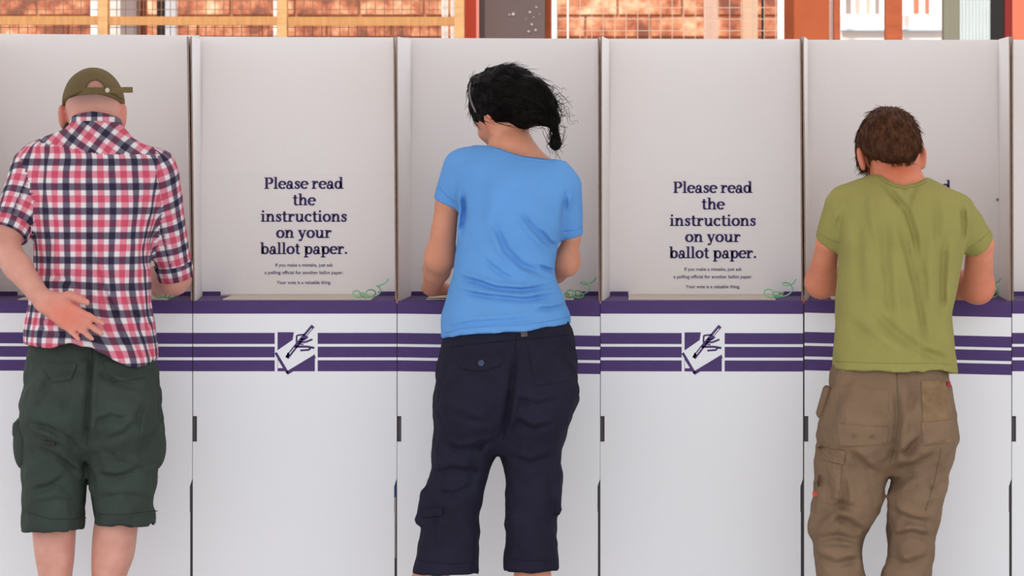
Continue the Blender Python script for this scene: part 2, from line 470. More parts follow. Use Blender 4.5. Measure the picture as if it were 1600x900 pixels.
def booth(i, xl, xr, xlt, xrt, bl, br, blt, brt, tb, text_c, text_dy, dy, label, logo=True):
    """xl/xr: front edges (px) at desk height, ..t at the top; bl/br the same for the back panel; tb: top of back panel; dy: lean of the apron print"""
    r = empty('voting_booth', (W((xl + xr) / 2, 0, 0)[0], 0.0, 0.0))
    tag(r, label, 'voting booth', 'row of white cardboard voting booths')
    side_panel(r, xl - 1.5, xlt - 1.3, bl, blt, False)
    side_panel(r, xr + 1.5, xrt + 1.3, br, brt, True)
    # back panel: lower board upright, upper board leaning a little from a crease
    crease = W(0, 272 + text_dy, YB)[2]
    def P(px, y, zz): return (W(px, 0, YB)[0], y, zz)
    def lerp(a, b, t): return a + (b - a) * t
    z0, z1, z2 = DESK - 0.01, crease, None
    t = (crease - DESK) / (TOPZ - DESK)
    br0, brt0 = br, brt
    br = [313, 639.5, 950, 1262.5, 1574.5, 1884][i]; brt = [310.5, 639.5, 949, 1259.5, 1574.5, 1884][i]
    lx0, lx1 = lerp(bl, blt, t), lerp(br, brt, t)
    mb = MB().hexa([P(bl, YB, z0), P(br, YB, z0), P(lx1, YB, z1 + .003), P(lx0, YB, z1 + .003), P(bl, YB + T_, z0), P(br, YB + T_, z0), P(lx1, YB + T_, z1 + .003), P(lx0, YB + T_, z1 + .003)])
    mb.build('lower_back_panel', M_board, r)
    za, zb = W(0, tb[0], YB)[2], W(0, tb[1], YB)[2]
    mb = MB().hexa([P(lx0, YB - .001, z1), P(lx1, YB - .001, z1), P(brt, YB + .012, zb), P(blt, YB + .012, za), P(lx0, YB + .003, z1), P(lx1, YB + .003, z1), P(brt, YB + .016, zb), P(blt, YB + .016, za)])
    mb.build('upper_back_panel', M_board, r)
    br, brt = br0, brt0
    # desk with cream middle
    x0, x1, x2, x3 = W(xl + 1, 0, 0)[0] + T_, W(xr - 1, 0, 0)[0] - T_, W(br - 1, 0, YB)[0] - T_, W(bl + 1, 0, YB)[0] + T_
    MB().hexa([(x0, 0, DESK - .006), (x1, 0, DESK - .006), (x1, 0, DESK), (x0, 0, DESK), (x3, YB, DESK - .006), (x2, YB, DESK - .006), (x2, YB, DESK), (x3, YB, DESK)]).build('desk', M_purple, r)
    mb = MB()
    mb.box((lerp(x0, x1, .125), 0.05, DESK), (lerp(x0, x1, .88), YB - 0.002, DESK + .003))
    mb.build('desk_pad', M_cream, r)
    # purple tabs slotted through the foot of the back panel
    for a, b in ((bl + 3, bl + 31), (br - 31, br - 3)):
        MB().pbox(a, b, 455.5, 464, YB - .006, YB - .0005).build('tab', M_purple, r)
    # cream strip with a flap along the foot of the back panel
    MB().pbox(bl + 32, br - 32, 459.5, 464, YB - .004, YB - .0004).build('foot_strip', M_cream, r)
    # front apron: printed bands, a hand slot at the left fold, a gap low at the right
    mb = MB()
    L0, R0 = xl - 1.6, xr + 1.6
    for (a, b, mi) in BANDS:
        la = lb = L0; ra = rb = R0
        if a == 650: la = lb = L0 + 6.0
        if a == 748: ra, rb = R0, R0 - 4.0
        elif a > 748: ra = rb = R0 - 4.0 if a == 760 else R0 - 3.4
        if a >= 690: la = lb = L0 - 0.5
        q = []
        for px, py in ((la, b), (lb, b)): pass
        def A(px, py, y):
            yy = py + dy[0] + (dy[1] - dy[0]) * (px - xl) / (xr - xl) if 471 < py < 600 else py
            w = W(px, yy, 0); return (w[0], y, w[2])
        mb.hexa([A(lb, b, -.003), A(rb, b, -.003), A(ra, a, -.003), A(la, a, -.003), A(lb, b, .002), A(rb, b, .002), A(ra, a, .002), A(la, a, .002)], mi)
    ap = mb.build('front_apron', [M_white, M_purple], r)
    # boards behind the apron under the desk; rear one added to darken the inside
    MB().box((x3 + .004, YB - .03, 0), (x2 - .004, YB - .026, DESK - .006)).build('rear_shade_board', M_board, r)
    for sx in (x0 + 0.012, x1 - 0.016):
        MB().box((sx, .01, 0), (sx + .004, YB - .03, DESK - .006)).build('leg_board', M_edge, r)
    w = W(xr + 2.2, 0, 0)[0]
    MB().box((w - .02, .006, 0), (w + .02, .009, DESK - .007)).build('seam_shade_strip', M_seam_shade, r)  # added dark strip: blocks leaking light and stands for shade in seams and slots
    # printing on the back panel
    if text_c:
        mb = MB()
        for s_, w_, b_ in (('Please read', 124, 295), ('the', 36, 320.7), ('instructions', 135, 346.5), ('on your', 87, 371.7), ('ballot paper.', 137, 397)):
            put_text(mb, s_, text_c, w_, b_ + text_dy, 17.5, YB - .0012)
        tag(mb.build('printed_message', M_ink, r), 'purple serif lettering')
        for s_, w_, b_ in (('If you make a mistake, just ask', 90, 416.5), ('a polling official for another ballot paper.', 123, 428.3), ('Your vote is a valuable thing.', 85, 443.8)):
            small_text(s_, text_c, w_, b_ + text_dy, YB - .0012, r)
    # emblem on the apron: hand with pen over a ballot paper
    if logo:
        lc = (xl + xr) / 2 + 2
        dyc = (dy[0] + dy[1]) / 2
        mb = MB()
        def Q(pts, y): return [(lambda w: (w[0], w[2]))(W(lc - 463.5 + a, b + dyc, 0)) for a, b in pts]
        y1, y2, y3, y4 = -.0034, -.0038, -.0042, -.0046
        for a in (430, 492.7): put_flat(mb, Q([(a, 580.3), (a + 4.4, 580.3), (a + 4.4, 517), (a, 517)], y1), y1, 1)
        put_flat(mb, Q([(434.4, 580), (492.7, 580), (492.7, 519), (434.4, 519)], y1), y1, 0)
        put_flat(mb, Q([(432, 549), (450, 581), (493, 553), (493, 511), (484, 509), (476, 514), (460, 519), (458, 531)], y2), y2, 1)
        put_flat(mb, Q([(435, 575), (443, 575), (435, 562)], y2), y2, 1)
        def stroke(pts, w, y=y3, mi=0):
            for (a, b), (c, d) in zip(pts[:-1], pts[1:]):
                w_ = w * 1.35 if mi == 0 else w; q = math.hypot(c - a, d - b); nx, ny = -(d - b) / q * w_ / 2, (c - a) / q * w_ / 2
                put_flat(mb, Q([(a + nx, b + ny), (c + nx, d + ny), (c - nx, d - ny), (a - nx, b - ny)][::-1], y), y, mi)
        stroke([(431.5, 551), (450.5, 583)], 3.0)
        stroke([(449, 583), (493, 556.5)], 4.0)
        stroke([(490, 509), (479, 522), (463, 541), (449, 559)], 4.6)
        stroke([(449, 559), (452, 551)], 3.0)
        stroke([(488, 513), (479, 524)], 1.3, y4, 1)
        stroke([(461, 543), (453, 553)], 1.3, y4, 1)
        stroke([(464, 535), (464.5, 524), (477, 522.5)], 2.0)
        stroke([(468, 534), (478, 534.5), (489, 530)], 2.2)
        stroke([(470, 529), (476, 531), (482, 526)], 2.0)
        stroke([(462, 541.5), (480, 541.5), (492, 543.5)], 2.6)
        stroke([(470, 547.5), (484, 546.5), (486, 543)], 2.2)
        stroke([(466, 537), (475, 538)], 1.6)
        mb.build('printed_emblem', [M_purple, M_white], r)
    return r

PAL = 'cardboard voting booth '
booths = [
 booth(0, -18, 299.0, -25, 293.0, -4, 309, -12, 304, (52.5, 55), 159.5, -2, (-1, 0), 'white cardboard voting booth where the man in plaid shirt stands'),
 booth(1, 303.5, 618.3, 298.6, 615.6, 313.5, 622, 311, 619.5, (57, 58.5), 475, 0, (0, 0), 'empty white cardboard voting booth between plaid man and woman'),
 booth(2, 622.7, 936.0, 619.8, 935.0, 640, 940.5, 640, 939, (59, 60.5), 795, 5, (0, 4.5), 'white cardboard voting booth where the woman in blue top stands'),
 booth(3, 940.2, 1253.0, 939.4, 1250.6, 950.5, 1255.5, 949.5, 1254.5, (60.5, 61), 1114, 6.5, (0, 0.5), 'empty white cardboard voting booth between woman and green shirted man'),
 booth(4, 1258.6, 1578.5, 1254.8, 1577.5, 1263, 1563, 1260, 1563, (62, 62), 1424, 4.5, (-1.5, 6), 'white cardboard voting booth where the man in green shirt leans'),
 booth(5, 1583, 1900, 1582, 1899, 1575, 1884, 1575, 1884, (62, 62), 1740, 5, (0, 0), 'white cardboard voting booth cut off by the right edge'),
]
# small round hole near the right wall of the fifth booth, made as a brown disc
h = MB(); c = W(1561, 312, YB - .002)
h.tube([(c[0] - 0.004, YB - .004, c[2]), (c[0] - 0.004, YB - .001, c[2])], 0.0035, 10)
h.build('hole_disc', M_edge, booths[4])
# tape and carton edge showing in the gap left of the woman
MB().pbox(615.3, 618.3, 746, 777, .004, .007).build('blue_tape', M_tape, booths[1])
MB().pbox(614.5, 618.3, 777, 872, .004, .007).build('carton_edge', M_cream, booths[1])

# curly green cords tied at the booth dividers
def cord(pxa, pxb, py, ya, yb, seed, label):
    g = random.Random(seed)
    pts = []
    n = 120
    r0 = 9 * S(0.1)
    for i in range(n):
        t = i / (n - 1)
        px = pxa + (pxb - pxa) * t
        y = ya + (yb - ya) * t
        c = W(px, py, y)
        rise = max(0.0, (t - 0.62) / 0.38) ** 1.3 * 0.045
        rr = r0 * (0.55 + 0.6 * math.sin(t * 5 + seed) ** 2)
        a = t * 2 * math.pi * (4 + seed % 2)
        z = DESK + 0.0052 + rr * (1 + math.sin(a)) * 0.62 + rise
        pts.append((c[0] + rr * math.cos(a), y + 0.012 * math.sin(a * 0.7), z))
    o = MB().tube(pts, 0.0019, 5).build('pencil_cord', M_cord, smooth=True)
    return tag(o, label, 'cord', 'curly green pencil cords')
cord(244, 284, 462, 0.10, 0.07, 1, 'curly green cord beside the plaid man\'s right forearm')
cord(552, 600, 462, 0.12, 0.03, 2, 'curly green cord on the desk of the empty booth left of the woman')
cord(884, 921, 462, 0.12, 0.03, 3, 'curly green cord on the desk right of the woman')
cord(1200, 1237, 462, 0.12, 0.03, 4, 'curly green cord on the desk of the empty booth left of green shirted man')
cord(1538, 1557, 462, 0.14, 0.05, 5, 'curly green cord right of the green shirted man\'s elbow')
# ---------------------------------------------------------------- solid shapes for bodies and clothes
def unit(v):
    v = np.array(v, dtype=float); return v / (np.linalg.norm(v) + 1e-12)

class Field:
    def __init__(s, lo, hi, h):
        s.lo = np.array(lo, dtype=float); s.h = h
        n = np.ceil((np.array(hi) - s.lo) / h).astype(int) + 1
        s.d = np.full(n, 1.0, dtype=np.float32)
        s.t = np.zeros(n, dtype=np.uint8)
        s.ax = [(s.lo[i] + h * np.arange(n[i])).astype(np.float32) for i in range(3)]
    def sub(s, lo, hi):
        sl = []
        for i in range(3):
            a = int(max(0, math.floor((lo[i] - s.lo[i]) / s.h))); b = int(min(s.d.shape[i], math.ceil((hi[i] - s.lo[i]) / s.h) + 1))
            if b <= a: return None
            sl.append(slice(a, b))
        X = s.ax[0][sl[0]][:, None, None]; Y = s.ax[1][sl[1]][None, :, None]; Z = s.ax[2][sl[2]][None, None, :]
        return tuple(sl), X, Y, Z
    def add(s, prim, k=0.0, tg=0):
        fn, lo, hi = prim
        pad = k + 0.03
        q = s.sub(np.array(lo) - pad, np.array(hi) + pad)
        if q is None: return s
        sl, X, Y, Z = q
        b = fn(X, Y, Z).astype(np.float32); a = s.d[sl]
        s.t[sl] = np.where(b < a, np.uint8(tg), s.t[sl])
        if k > 0:
            h = np.maximum(k - np.abs(a - b), 0) / k
            s.d[sl] = np.minimum(a, b) - h * h * k * 0.25
        else:
            s.d[sl] = np.minimum(a, b)
        return s
    def cut(s, prim):
        fn, lo, hi = prim
        q = s.sub(np.array(lo) - 0.02, np.array(hi) + 0.02)
        if q is None: return s
        sl, X, Y, Z = q
        s.d[sl] = np.maximum(s.d[sl], -fn(X, Y, Z)); return s
    def clip(s, fn):
        """keep where fn<0"""
        X, Y, Z = s.ax[0][:, None, None], s.ax[1][None, :, None], s.ax[2][None, None, :]
        s.d = np.maximum(s.d, fn(X, Y, Z)).astype(np.float32); return s
    def folds(s, lst, yc, ref_y, gain=1.7):
        """lst: (pixel polyline, depth in mm, width in px, side) creases on the back of a garment"""
        X = s.ax[0][:, None]; Z = s.ax[2][None, :]
        tot = np.zeros((len(s.ax[0]), len(s.ax[2])), dtype=np.float32)
        for pts, amp, wd, side in lst:
            w = wd * S(ref_y)
            best = np.full_like(tot, 9.0); sg = np.zeros_like(tot); tt = np.zeros_like(tot)
            P = [W(a, b, ref_y) for a, b in pts]; nseg = len(P) - 1
            for i in range(nseg):
                ax_, az = P[i][0], P[i][2]; dx, dz = P[i + 1][0] - ax_, P[i + 1][2] - az
                L2 = dx * dx + dz * dz + 1e-12
                t = np.clip(((X - ax_) * dx + (Z - az) * dz) / L2, 0, 1)
                ex = X - ax_ - t * dx; ez = Z - az - t * dz
                dd = np.sqrt(ex * ex + ez * ez)
                m = dd < best
                best = np.where(m, dd, best); sg = np.where(m, np.sign(dx * ez - dz * ex) * dd, sg)
                tt = np.where(m, (i + t) / nseg, tt)
            fade = np.minimum(1, np.minimum(tt, 1 - tt) * 4 + 0.15)
            prof = np.exp(-(best / w) ** 2) - 0.75 * np.exp(-((sg * side - 1.7 * w) ** 2 / (1.2 * w) ** 2)) * np.exp(-(np.maximum(best - 3 * w, 0) / w) ** 2) * (best < 4 * w)
            tot += amp * gain * 0.001 * prof * fade
        back = 1 / (1 + np.exp(np.clip((s.ax[1] - yc + 0.03) / 0.012, -40, 40)))
        s.d += tot[:, None, :] * back[None, :, None].astype(np.float32)
        return s
    def rough(s, amp, freq, seed=0, n=10):
        g = np.random.default_rng(seed)
        idx = np.nonzero(np.abs(s.d) < 0.03)
        P = np.stack([s.ax[i][idx[i]] for i in range(3)], 1)
        v = np.zeros(len(P), dtype=np.float32)
        for k in range(n):
            kv = unit(g.normal(size=3)) * np.array(freq) * g.uniform(0.6, 1.7)
            v += np.sin(P @ kv.astype(np.float32) + g.uniform(0, 6.28) + 1.3 * np.sin(P @ (kv[[1, 2, 0]] * 0.4).astype(np.float32)))
        s.d[idx] += (amp * v / math.sqrt(n)).astype(np.float32); return s
    def mesh(s, smooth=2):
        d = s.d; h = s.h
        ins = d < 0
        nx, ny, nz = d.shape
        c = np.zeros((nx - 1, ny - 1, nz - 1), dtype=np.uint8)
        for i in (0, 1):
            for j in (0, 1):
                for k in (0, 1):
                    c += ins[i:nx - 1 + i, j:ny - 1 + j, k:nz - 1 + k]
        I, J, K = np.nonzero((c > 0) & (c < 8))
        idx = np.full(c.shape, -1, dtype=np.int32); idx[I, J, K] = np.arange(len(I))
        acc = np.zeros((len(I), 3), dtype=np.float32); cnt = np.zeros(len(I), dtype=np.float32)
        cor = [(i, j, k) for i in (0, 1) for j in (0, 1) for k in (0, 1)]
        val = {q: d[I + q[0], J + q[1], K + q[2]] for q in cor}
        for a in cor:
            for ax in range(3):
                if a[ax]: continue
                b = list(a); b[ax] = 1; b = tuple(b)
                va, vb = val[a], val[b]
                m = (va < 0) != (vb < 0)
                t = np.where(m, va / np.where(va == vb, 1, va - vb), 0)
                pos = np.tile(np.array(a, dtype=np.float32), (len(I), 1)); pos[:, ax] = t
                acc += pos * m[:, None]; cnt += m
        V = (np.stack([I, J, K], 1) + acc / cnt[:, None]) * h + s.lo
        Q = []
        for ax in range(3):
            o1, o2 = [(1, 2), (2, 0), (0, 1)][ax]
            sl0 = [slice(1, -1)] * 3; sl1 = [slice(1, -1)] * 3
            sl0[ax] = slice(0, -1); sl1[ax] = slice(1, None)
            A = ins[tuple(sl0)]; Bq = ins[tuple(sl1)]
            e = np.nonzero(A != Bq)
            base = [e[0] + 1, e[1] + 1, e[2] + 1]; base[ax] = e[ax]
            base = np.stack(base, 1)
            def cell(u, v):
                q = base.copy(); q[:, o1] -= u; q[:, o2] -= v
                return idx[q[:, 0], q[:, 1], q[:, 2]]
            quad = np.stack([cell(1, 1), cell(0, 1), cell(0, 0), cell(1, 0)], 1)
            flip = ~A[e]
            quad[flip] = quad[flip][:, ::-1]
            Q.append(quad)
        Q = np.concatenate(Q); Q = Q[(Q >= 0).all(1)]
        tg = s.t[I, J, K]
        if smooth:
            e = np.concatenate([Q[:, [0, 1]], Q[:, [1, 2]], Q[:, [2, 3]], Q[:, [3, 0]]])
            for it in range(smooth):
                ac = np.stack([np.bincount(e[:, 0], V[e[:, 1], q], len(V)) + np.bincount(e[:, 1], V[e[:, 0], q], len(V)) for q in range(3)], 1)
                n = np.bincount(e[:, 0], minlength=len(V)) + np.bincount(e[:, 1], minlength=len(V))
                V = 0.5 * V + 0.5 * ac / np.maximum(n, 1)[:, None]
        return V, Q, tg

# primitives: (distance function, low corner, high corner)
def rcone(a, b, ra, rb, flat=False):
    a = np.array(a, dtype=np.float32); b = np.array(b, dtype=np.float32)
    ab = b - a; L2 = float(ab @ ab) + 1e-12; L = math.sqrt(L2); R_ = max(ra, rb)
    def fn(X, Y, Z):
        t = ((X - a[0]) * ab[0] + (Y - a[1]) * ab[1] + (Z - a[2]) * ab[2]) / L2
        tc = np.clip(t, 0, 1.3 if flat else 1)
        ex = X - a[0] - tc * ab[0]; ey = Y - a[1] - tc * ab[1]; ez = Z - a[2] - tc * ab[2]
        d = np.sqrt(ex * ex + ey * ey + ez * ez) - (ra + (rb - ra) * tc)
        if flat: d = np.maximum(d, (t - 1) * L)
        return d
    return fn, np.minimum(a, b) - R_, np.maximum(a, b) + R_

def ell(c, r, Rm=None):
    c = np.array(c, dtype=np.float32); r = np.array(r, dtype=np.float32)
    Rm = np.eye(3, dtype=np.float32) if Rm is None else np.array(Rm, dtype=np.float32)
    mr = float(r.min()); ext = np.sqrt(((Rm * r) ** 2).sum(1))
    def fn(X, Y, Z):
        x, y, z = X - c[0], Y - c[1], Z - c[2]
        p = np.zeros(1, dtype=np.float32); g = 0
        for k in range(3):
            q = (x * Rm[0, k] + y * Rm[1, k] + z * Rm[2, k]) / r[k]
            p = p + q * q; g = g + (q / r[k]) ** 2
        sp = np.sqrt(p)
        return sp * (sp - 1) / np.sqrt(g + 1e-9)
    return fn, c - ext, c + ext

def rbox(c, hs, rad, Rm=None):
    c = np.array(c, dtype=np.float32); hs = np.array(hs, dtype=np.float32) - rad
    Rm = np.eye(3, dtype=np.float32) if Rm is None else np.array(Rm, dtype=np.float32)
    e = float(np.linalg.norm(hs) + rad)
    def fn(X, Y, Z):
        x, y, z = X - c[0], Y - c[1], Z - c[2]
        out = 0; ins = None
        for k in range(3):
            q = np.abs(x * Rm[0, k] + y * Rm[1, k] + z * Rm[2, k]) - hs[k]
            out = out + np.maximum(q, 0) ** 2
            ins = q if ins is None else np.maximum(ins, q)
        return np.sqrt(out) + np.minimum(ins, 0) - rad
    return fn, c - e, c + e

def hermite(x, xs, ys):
    xs = np.array(xs); ys = np.array(ys)
    o = np.argsort(xs); xs, ys = xs[o], ys[o]
    m = np.gradient(ys, xs)
    d = np.diff(ys) / np.diff(xs)
    for i in range(1, len(xs) - 1):
        if d[i - 1] * d[i] <= 0: m[i] = 0
    x = np.clip(x, xs[0], xs[-1]); i = np.clip(np.searchsorted(xs, x) - 1, 0, len(xs) - 2)
    h = xs[i + 1] - xs[i]; t = (x - xs[i]) / h
    return ((1 + 2 * t) * (1 - t) ** 2 * ys[i] + t * (1 - t) ** 2 * h * m[i] + t * t * (3 - 2 * t) * ys[i + 1] + t * t * (t - 1) * h * m[i + 1])

def loft(rows, n=2.3, shrink=0.0, hem=None, top=None, open_end=False):
    """rows: (pixel row, left px, right px, depth of the middle, half depth) - a stack of level cross-sections"""
    zs, cx, cy, rx, ry = [], [], [], [], []
    for py, xl, xr, yc, r in rows:
        a = W(xl, py, yc); b = W(xr, py, yc)
        zs.append(a[2]); cx.append((a[0] + b[0]) / 2); cy.append(yc); rx.append(max(.01, (b[0] - a[0]) / 2 - shrink)); ry.append(max(.01, r - shrink))
    z0, z1 = min(zs), max(zs); yref = float(np.mean(cy))
    def fn(X, Y, Z):
        zz = Z[0, 0, :].astype(float)
        c1, c2, r1, r2 = [hermite(zz, zs, q)[None, None, :].astype(np.float32) for q in (cx, cy, rx, ry)]
        p = (np.abs((X - c1) / r1) ** n + np.abs((Y - c2) / r2) ** n) ** (1.0 / n)
        d = (p - 1) * np.minimum(r1, r2)
        zb = z0; zt = z1
        if hem is not None:
            hx = [W(q[0], 0, yref)[0] for q in hem]; hz = [W(0, q[1], yref)[2] for q in hem]
            zb = np.interp(X.ravel(), hx, hz)[:, None, None].astype(np.float32)
        if top is not None:
            hx = [W(q[0], 0, yref)[0] for q in top]; hz = [W(0, q[1], yref)[2] for q in top]
            zt = np.interp(X.ravel(), hx, hz)[:, None, None].astype(np.float32)
        return np.maximum(d, np.maximum(zb - Z, Z - zt))
    return fn, np.array([min(np.array(cx) - np.array(rx)), min(np.array(cy) - np.array(ry)), z0]), np.array([max(np.array(cx) + np.array(rx)), max(np.array(cy) + np.array(ry)), z1])

def rotm(yaw=0, pitch=0, roll=0):
    """columns = the head's own x (right), y (where the face looks), z (up)"""
    return np.array(Matrix.Rotation(math.radians(yaw), 3, 'Z') @ Matrix.Rotation(math.radians(roll), 3, 'Y') @ Matrix.Rotation(math.radians(-pitch), 3, 'X'))

def to_obj(name, VQ, mats, parent, smooth=True, attrs=None):
    V, Q = VQ[0], VQ[1]
    V = V - root_loc(parent)
    me = bpy.data.meshes.new(name)
    me.vertices.add(len(V)); me.vertices.foreach_set('co', V.astype(np.float32).ravel())
    me.loops.add(Q.size); me.loops.foreach_set('vertex_index', Q.astype(np.int32).ravel())
    me.polygons.add(len(Q)); me.polygons.foreach_set('loop_start', np.arange(0, Q.size, 4, dtype=np.int32))
    me.update(calc_edges=True)
    me.validate()
    for nm, (ty, arr, *dom) in (attrs or {}).items():
        at = me.attributes.new(nm, ty, dom[0] if dom else 'POINT')
        at.data.foreach_set('color' if ty == 'FLOAT_COLOR' else 'vector', arr.astype(np.float32).ravel())
    return link(name, me, mats, parent, smooth)

def normals(V, Q):
    n = np.cross(V[Q[:, 2]] - V[Q[:, 0]], V[Q[:, 3]] - V[Q[:, 1]])
    out = np.zeros_like(V)
    for k in range(4):
        for q in range(3): out[:, q] += np.bincount(Q[:, k], n[:, q], len(V))
    return out / (np.linalg.norm(out, axis=1, keepdims=True) + 1e-12)

# ---------------------------------------------------------------- parts of a body
def add_head(f, c, Rm, k=1.0, jaw=1.0):
    """skull, face, ears in the head's own frame"""
    c = np.array(c)
    def P(x, y, z): return c + Rm @ (np.array([x, y, z]) * k)
    def E(x, y, z, a, b, d, q=None): return ell(P(x, y, z), (a * k, b * k, d * k), Rm if q is None else Rm @ q)
    f.add(E(0, -.008, .018, .0725, .092, .088), 0)
    f.add(E(0, .03, -.045, .058 * jaw, .066, .072), .03)
    f.add(E(0, .055, -.088, .034 * jaw, .032, .026), .025)       # chin
    f.add(rcone(P(-.03, .082, .012), P(.03, .082, .012), .009 * k, .009 * k), .015)     # brow
    f.add(rcone(P(0, .092, -.004), P(0, .108, -.04), .008 * k, .011 * k), .012)         # nose
    for sx in (-1, 1):
        f.add(E(sx * .010, .1, -.044, .008, .009, .007), .008)
        f.add(E(sx * .033, .068, -.035, .02, .02, .018), .02)                           # cheek
        f.cut((lambda q: q)(E(sx * .031, .1, -.004, .015, .014, .010)))                # eye socket
        f.add(E(sx * .031, .078, -.004, .0125, .0125, .0115), .003)                     # eye
        q = np.array(Matrix.Rotation(sx * math.radians(22), 3, 'Z') @ Matrix.Rotation(math.radians(10), 3, 'X'))
        f.add(E(sx * .080, -.008, -.02, .009, .019, .032, q), .006)                     # ear
        f.add(E(sx * .079, -.004, -.044, .006, .010, .012, q), .006)                    # lobe
    f.add(E(0, .094, -.062, .022, .009, .005), .005)
    f.add(E(0, .092, -.071, .019, .009, .006), .004)

def add_hand(f, wrist, fw, nrm, thumb, k=1.0, curl=(20, 25, 28, 30), spread=4.0, tcurl=20, bend=None):
    """fw: wrist to knuckles; nrm: out of the palm; thumb: side of the thumb"""
    fw = unit(fw); nrm = unit(np.array(nrm) - fw * (np.array(nrm) @ fw)); th = unit(np.array(thumb) - fw * (np.array(thumb) @ fw) - nrm * (np.array(thumb) @ nrm))
    w = np.array(wrist, dtype=float)
    P = lambda a, b, c: w + k * (a * fw + b * th + c * nrm)
    kn = [(.088, .027), (.093, .008), (.088, -.011), (.079, -.028)]
    ln = [(.040, .025, .020), (.045, .029, .021), (.041, .027, .020), (.031, .020, .018)]
    rd = [.0092, .0095, .009, .008]
    for i in range(4):
        f.add(rcone(P(.004, kn[i][1] * .6, 0), P(kn[i][0], kn[i][1], 0), .0135 * k, .0105 * k), .016)
    f.add(rcone(P(.02, .02, .006), P(.058, .032, .006), .015 * k, .012 * k), .016)      # ball of the thumb
    for i in range(4):
        a = P(kn[i][0], kn[i][1], 0); ang = 0.0
        sp = math.radians(spread * (1.5 - i))
        for j in range(3):
            ang += math.radians(curl[i] * (0.8, 1.1, 0.7)[j])
            dirv = (fw * math.cos(sp) + th * math.sin(sp)) * math.cos(ang) + nrm * math.sin(ang)
            b = a + k * ln[i][j] * dirv
            r0 = rd[i] * k * (1 - .07 * j); r1 = rd[i] * k * (1 - .07 * (j + 1))
            f.add(rcone(a, b, r0, r1), .006 if j else .009)
            a = b
    a = P(.03, .028, .008); t = math.radians(tcurl)
    d0 = unit(fw * .72 + th * .68 + nrm * .15); d1 = unit(fw * (.8 + .2 * math.sin(t)) + th * (.55 - math.sin(t)) + nrm * .1)
    for d_, l, r0, r1 in ((d0, .036, .013, .0115), (d1, .030, .0112, .0105), (unit(d1 + fw * .3), .024, .0105, .0085)):
        b = a + d_ * l * k; f.add(rcone(a, b, r0 * k, r1 * k), .008); a = b

def skin_mat(name, rgb):
    m = bpy.data.materials.new(name); m.use_nodes = True
    nt = m.node_tree; p = nt.nodes['Principled BSDF']
    at = nt.nodes.new('ShaderNodeAttribute'); at.attribute_name = 'tint'
    nz = nt.nodes.new('ShaderNodeTexNoise'); nz.inputs['Scale'].default_value = 22; nz.inputs['Detail'].default_value = 5
    tc = nt.nodes.new('ShaderNodeTexCoord'); nt.links.new(tc.outputs['Object'], nz.inputs['Vector'])
    mx = nt.nodes.new('ShaderNodeMix'); mx.data_type = 'RGBA'; mx.blend_type = 'MULTIPLY'; mx.inputs[0].default_value = 1
    cr = nt.nodes.new('ShaderNodeValToRGB')
    cr.color_ramp.elements[0].position = .3; cr.color_ramp.elements[0].color = (.86, .78, .76, 1)
    cr.color_ramp.elements[1].position = .7; cr.color_ramp.elements[1].color = (1, 1, 1, 1)
    nt.links.new(nz.outputs['Fac'], cr.inputs['Fac'])
    nt.links.new(at.outputs['Color'], mx.inputs[6]); nt.links.new(cr.outputs['Color'], mx.inputs[7])
    nt.links.new(mx.outputs[2], p.inputs['Base Color'])
    p.inputs['Roughness'].default_value = .55; p.inputs['Specular IOR Level'].default_value = .3
    p.inputs['Subsurface Weight'].default_value = .12; p.inputs['Subsurface Radius'].default_value = (.012, .005, .003); p.inputs['Subsurface Scale'].default_value = 1.0
    return m

def tint_array(V, base, zones):
    """zones: (centre, radius, colour, strength) patches of naturally redder or hairier skin"""
    col = np.tile(np.array(lin(base)), (len(V), 1))
    for c, r, rgb, st in zones:
        w = st * np.exp(-(np.linalg.norm((V - np.array(c)) / np.array(r), axis=1)) ** 2)[:, None]
        col = col * (1 - w) + np.array(lin(rgb)) * w
    col[:, 3] = 1
    return col

def patch(name, surf, corners, m, parent, nu=8, nv=8, th=0.003, y0=-1.5, lift=0.0, ref_y=-.45, sag=0.0):
    """a piece of cloth lying on the back of a garment: corners (px) tl, tr, br, bl; depth is read off the garment"""
    tl, tr, br, bl = [np.array(q, dtype=float) for q in corners]
    v = []; last = ref_y
    grid = np.zeros((nv + 1, nu + 1, 3))
    for j in range(nv + 1):
        for i in range(nu + 1):
            a, b = i / nu, j / nv
            q = (tl * (1 - a) + tr * a) * (1 - b) + (bl * (1 - a) + br * a) * b
            q = q + np.array([0, sag * 4 * a * (1 - a) * b])
            w = W(q[0], q[1], ref_y)
            hit = surf.ray_cast(Vector((w[0], y0, w[2])), Vector((0, 1, 0)))
            y = hit[0].y if hit[0] is not None else last
            last = y
            grid[j, i] = (w[0], y, w[2])
    front = grid.copy(); front[..., 1] -= th + lift
    back = grid.copy(); back[..., 1] += 0.002 - lift * 0.5
    n = (nu + 1) * (nv + 1); vs = list(front.reshape(-1, 3)) + list(back.reshape(-1, 3)); fs = []
    g = lambda j, i: j * (nu + 1) + i
    for j in range(nv):
        for i in range(nu):
            fs.append((g(j, i), g(j + 1, i), g(j + 1, i + 1), g(j, i + 1)))
            fs.append((n + g(j, i + 1), n + g(j + 1, i + 1), n + g(j + 1, i), n + g(j, i)))
    for i in range(nu):
        fs.append((g(0, i + 1), n + g(0, i + 1), n + g(0, i), g(0, i))); fs.append((g(nv, i), n + g(nv, i), n + g(nv, i + 1), g(nv, i + 1)))
    for j in range(nv):
        fs.append((g(j, 0), n + g(j, 0), n + g(j + 1, 0), g(j + 1, 0))); fs.append((g(j + 1, nu), n + g(j + 1, nu), n + g(j, nu), g(j, nu)))
    mb = MB(); mb.add(vs, fs)
    o = mb.build(name, m, parent)
    return o

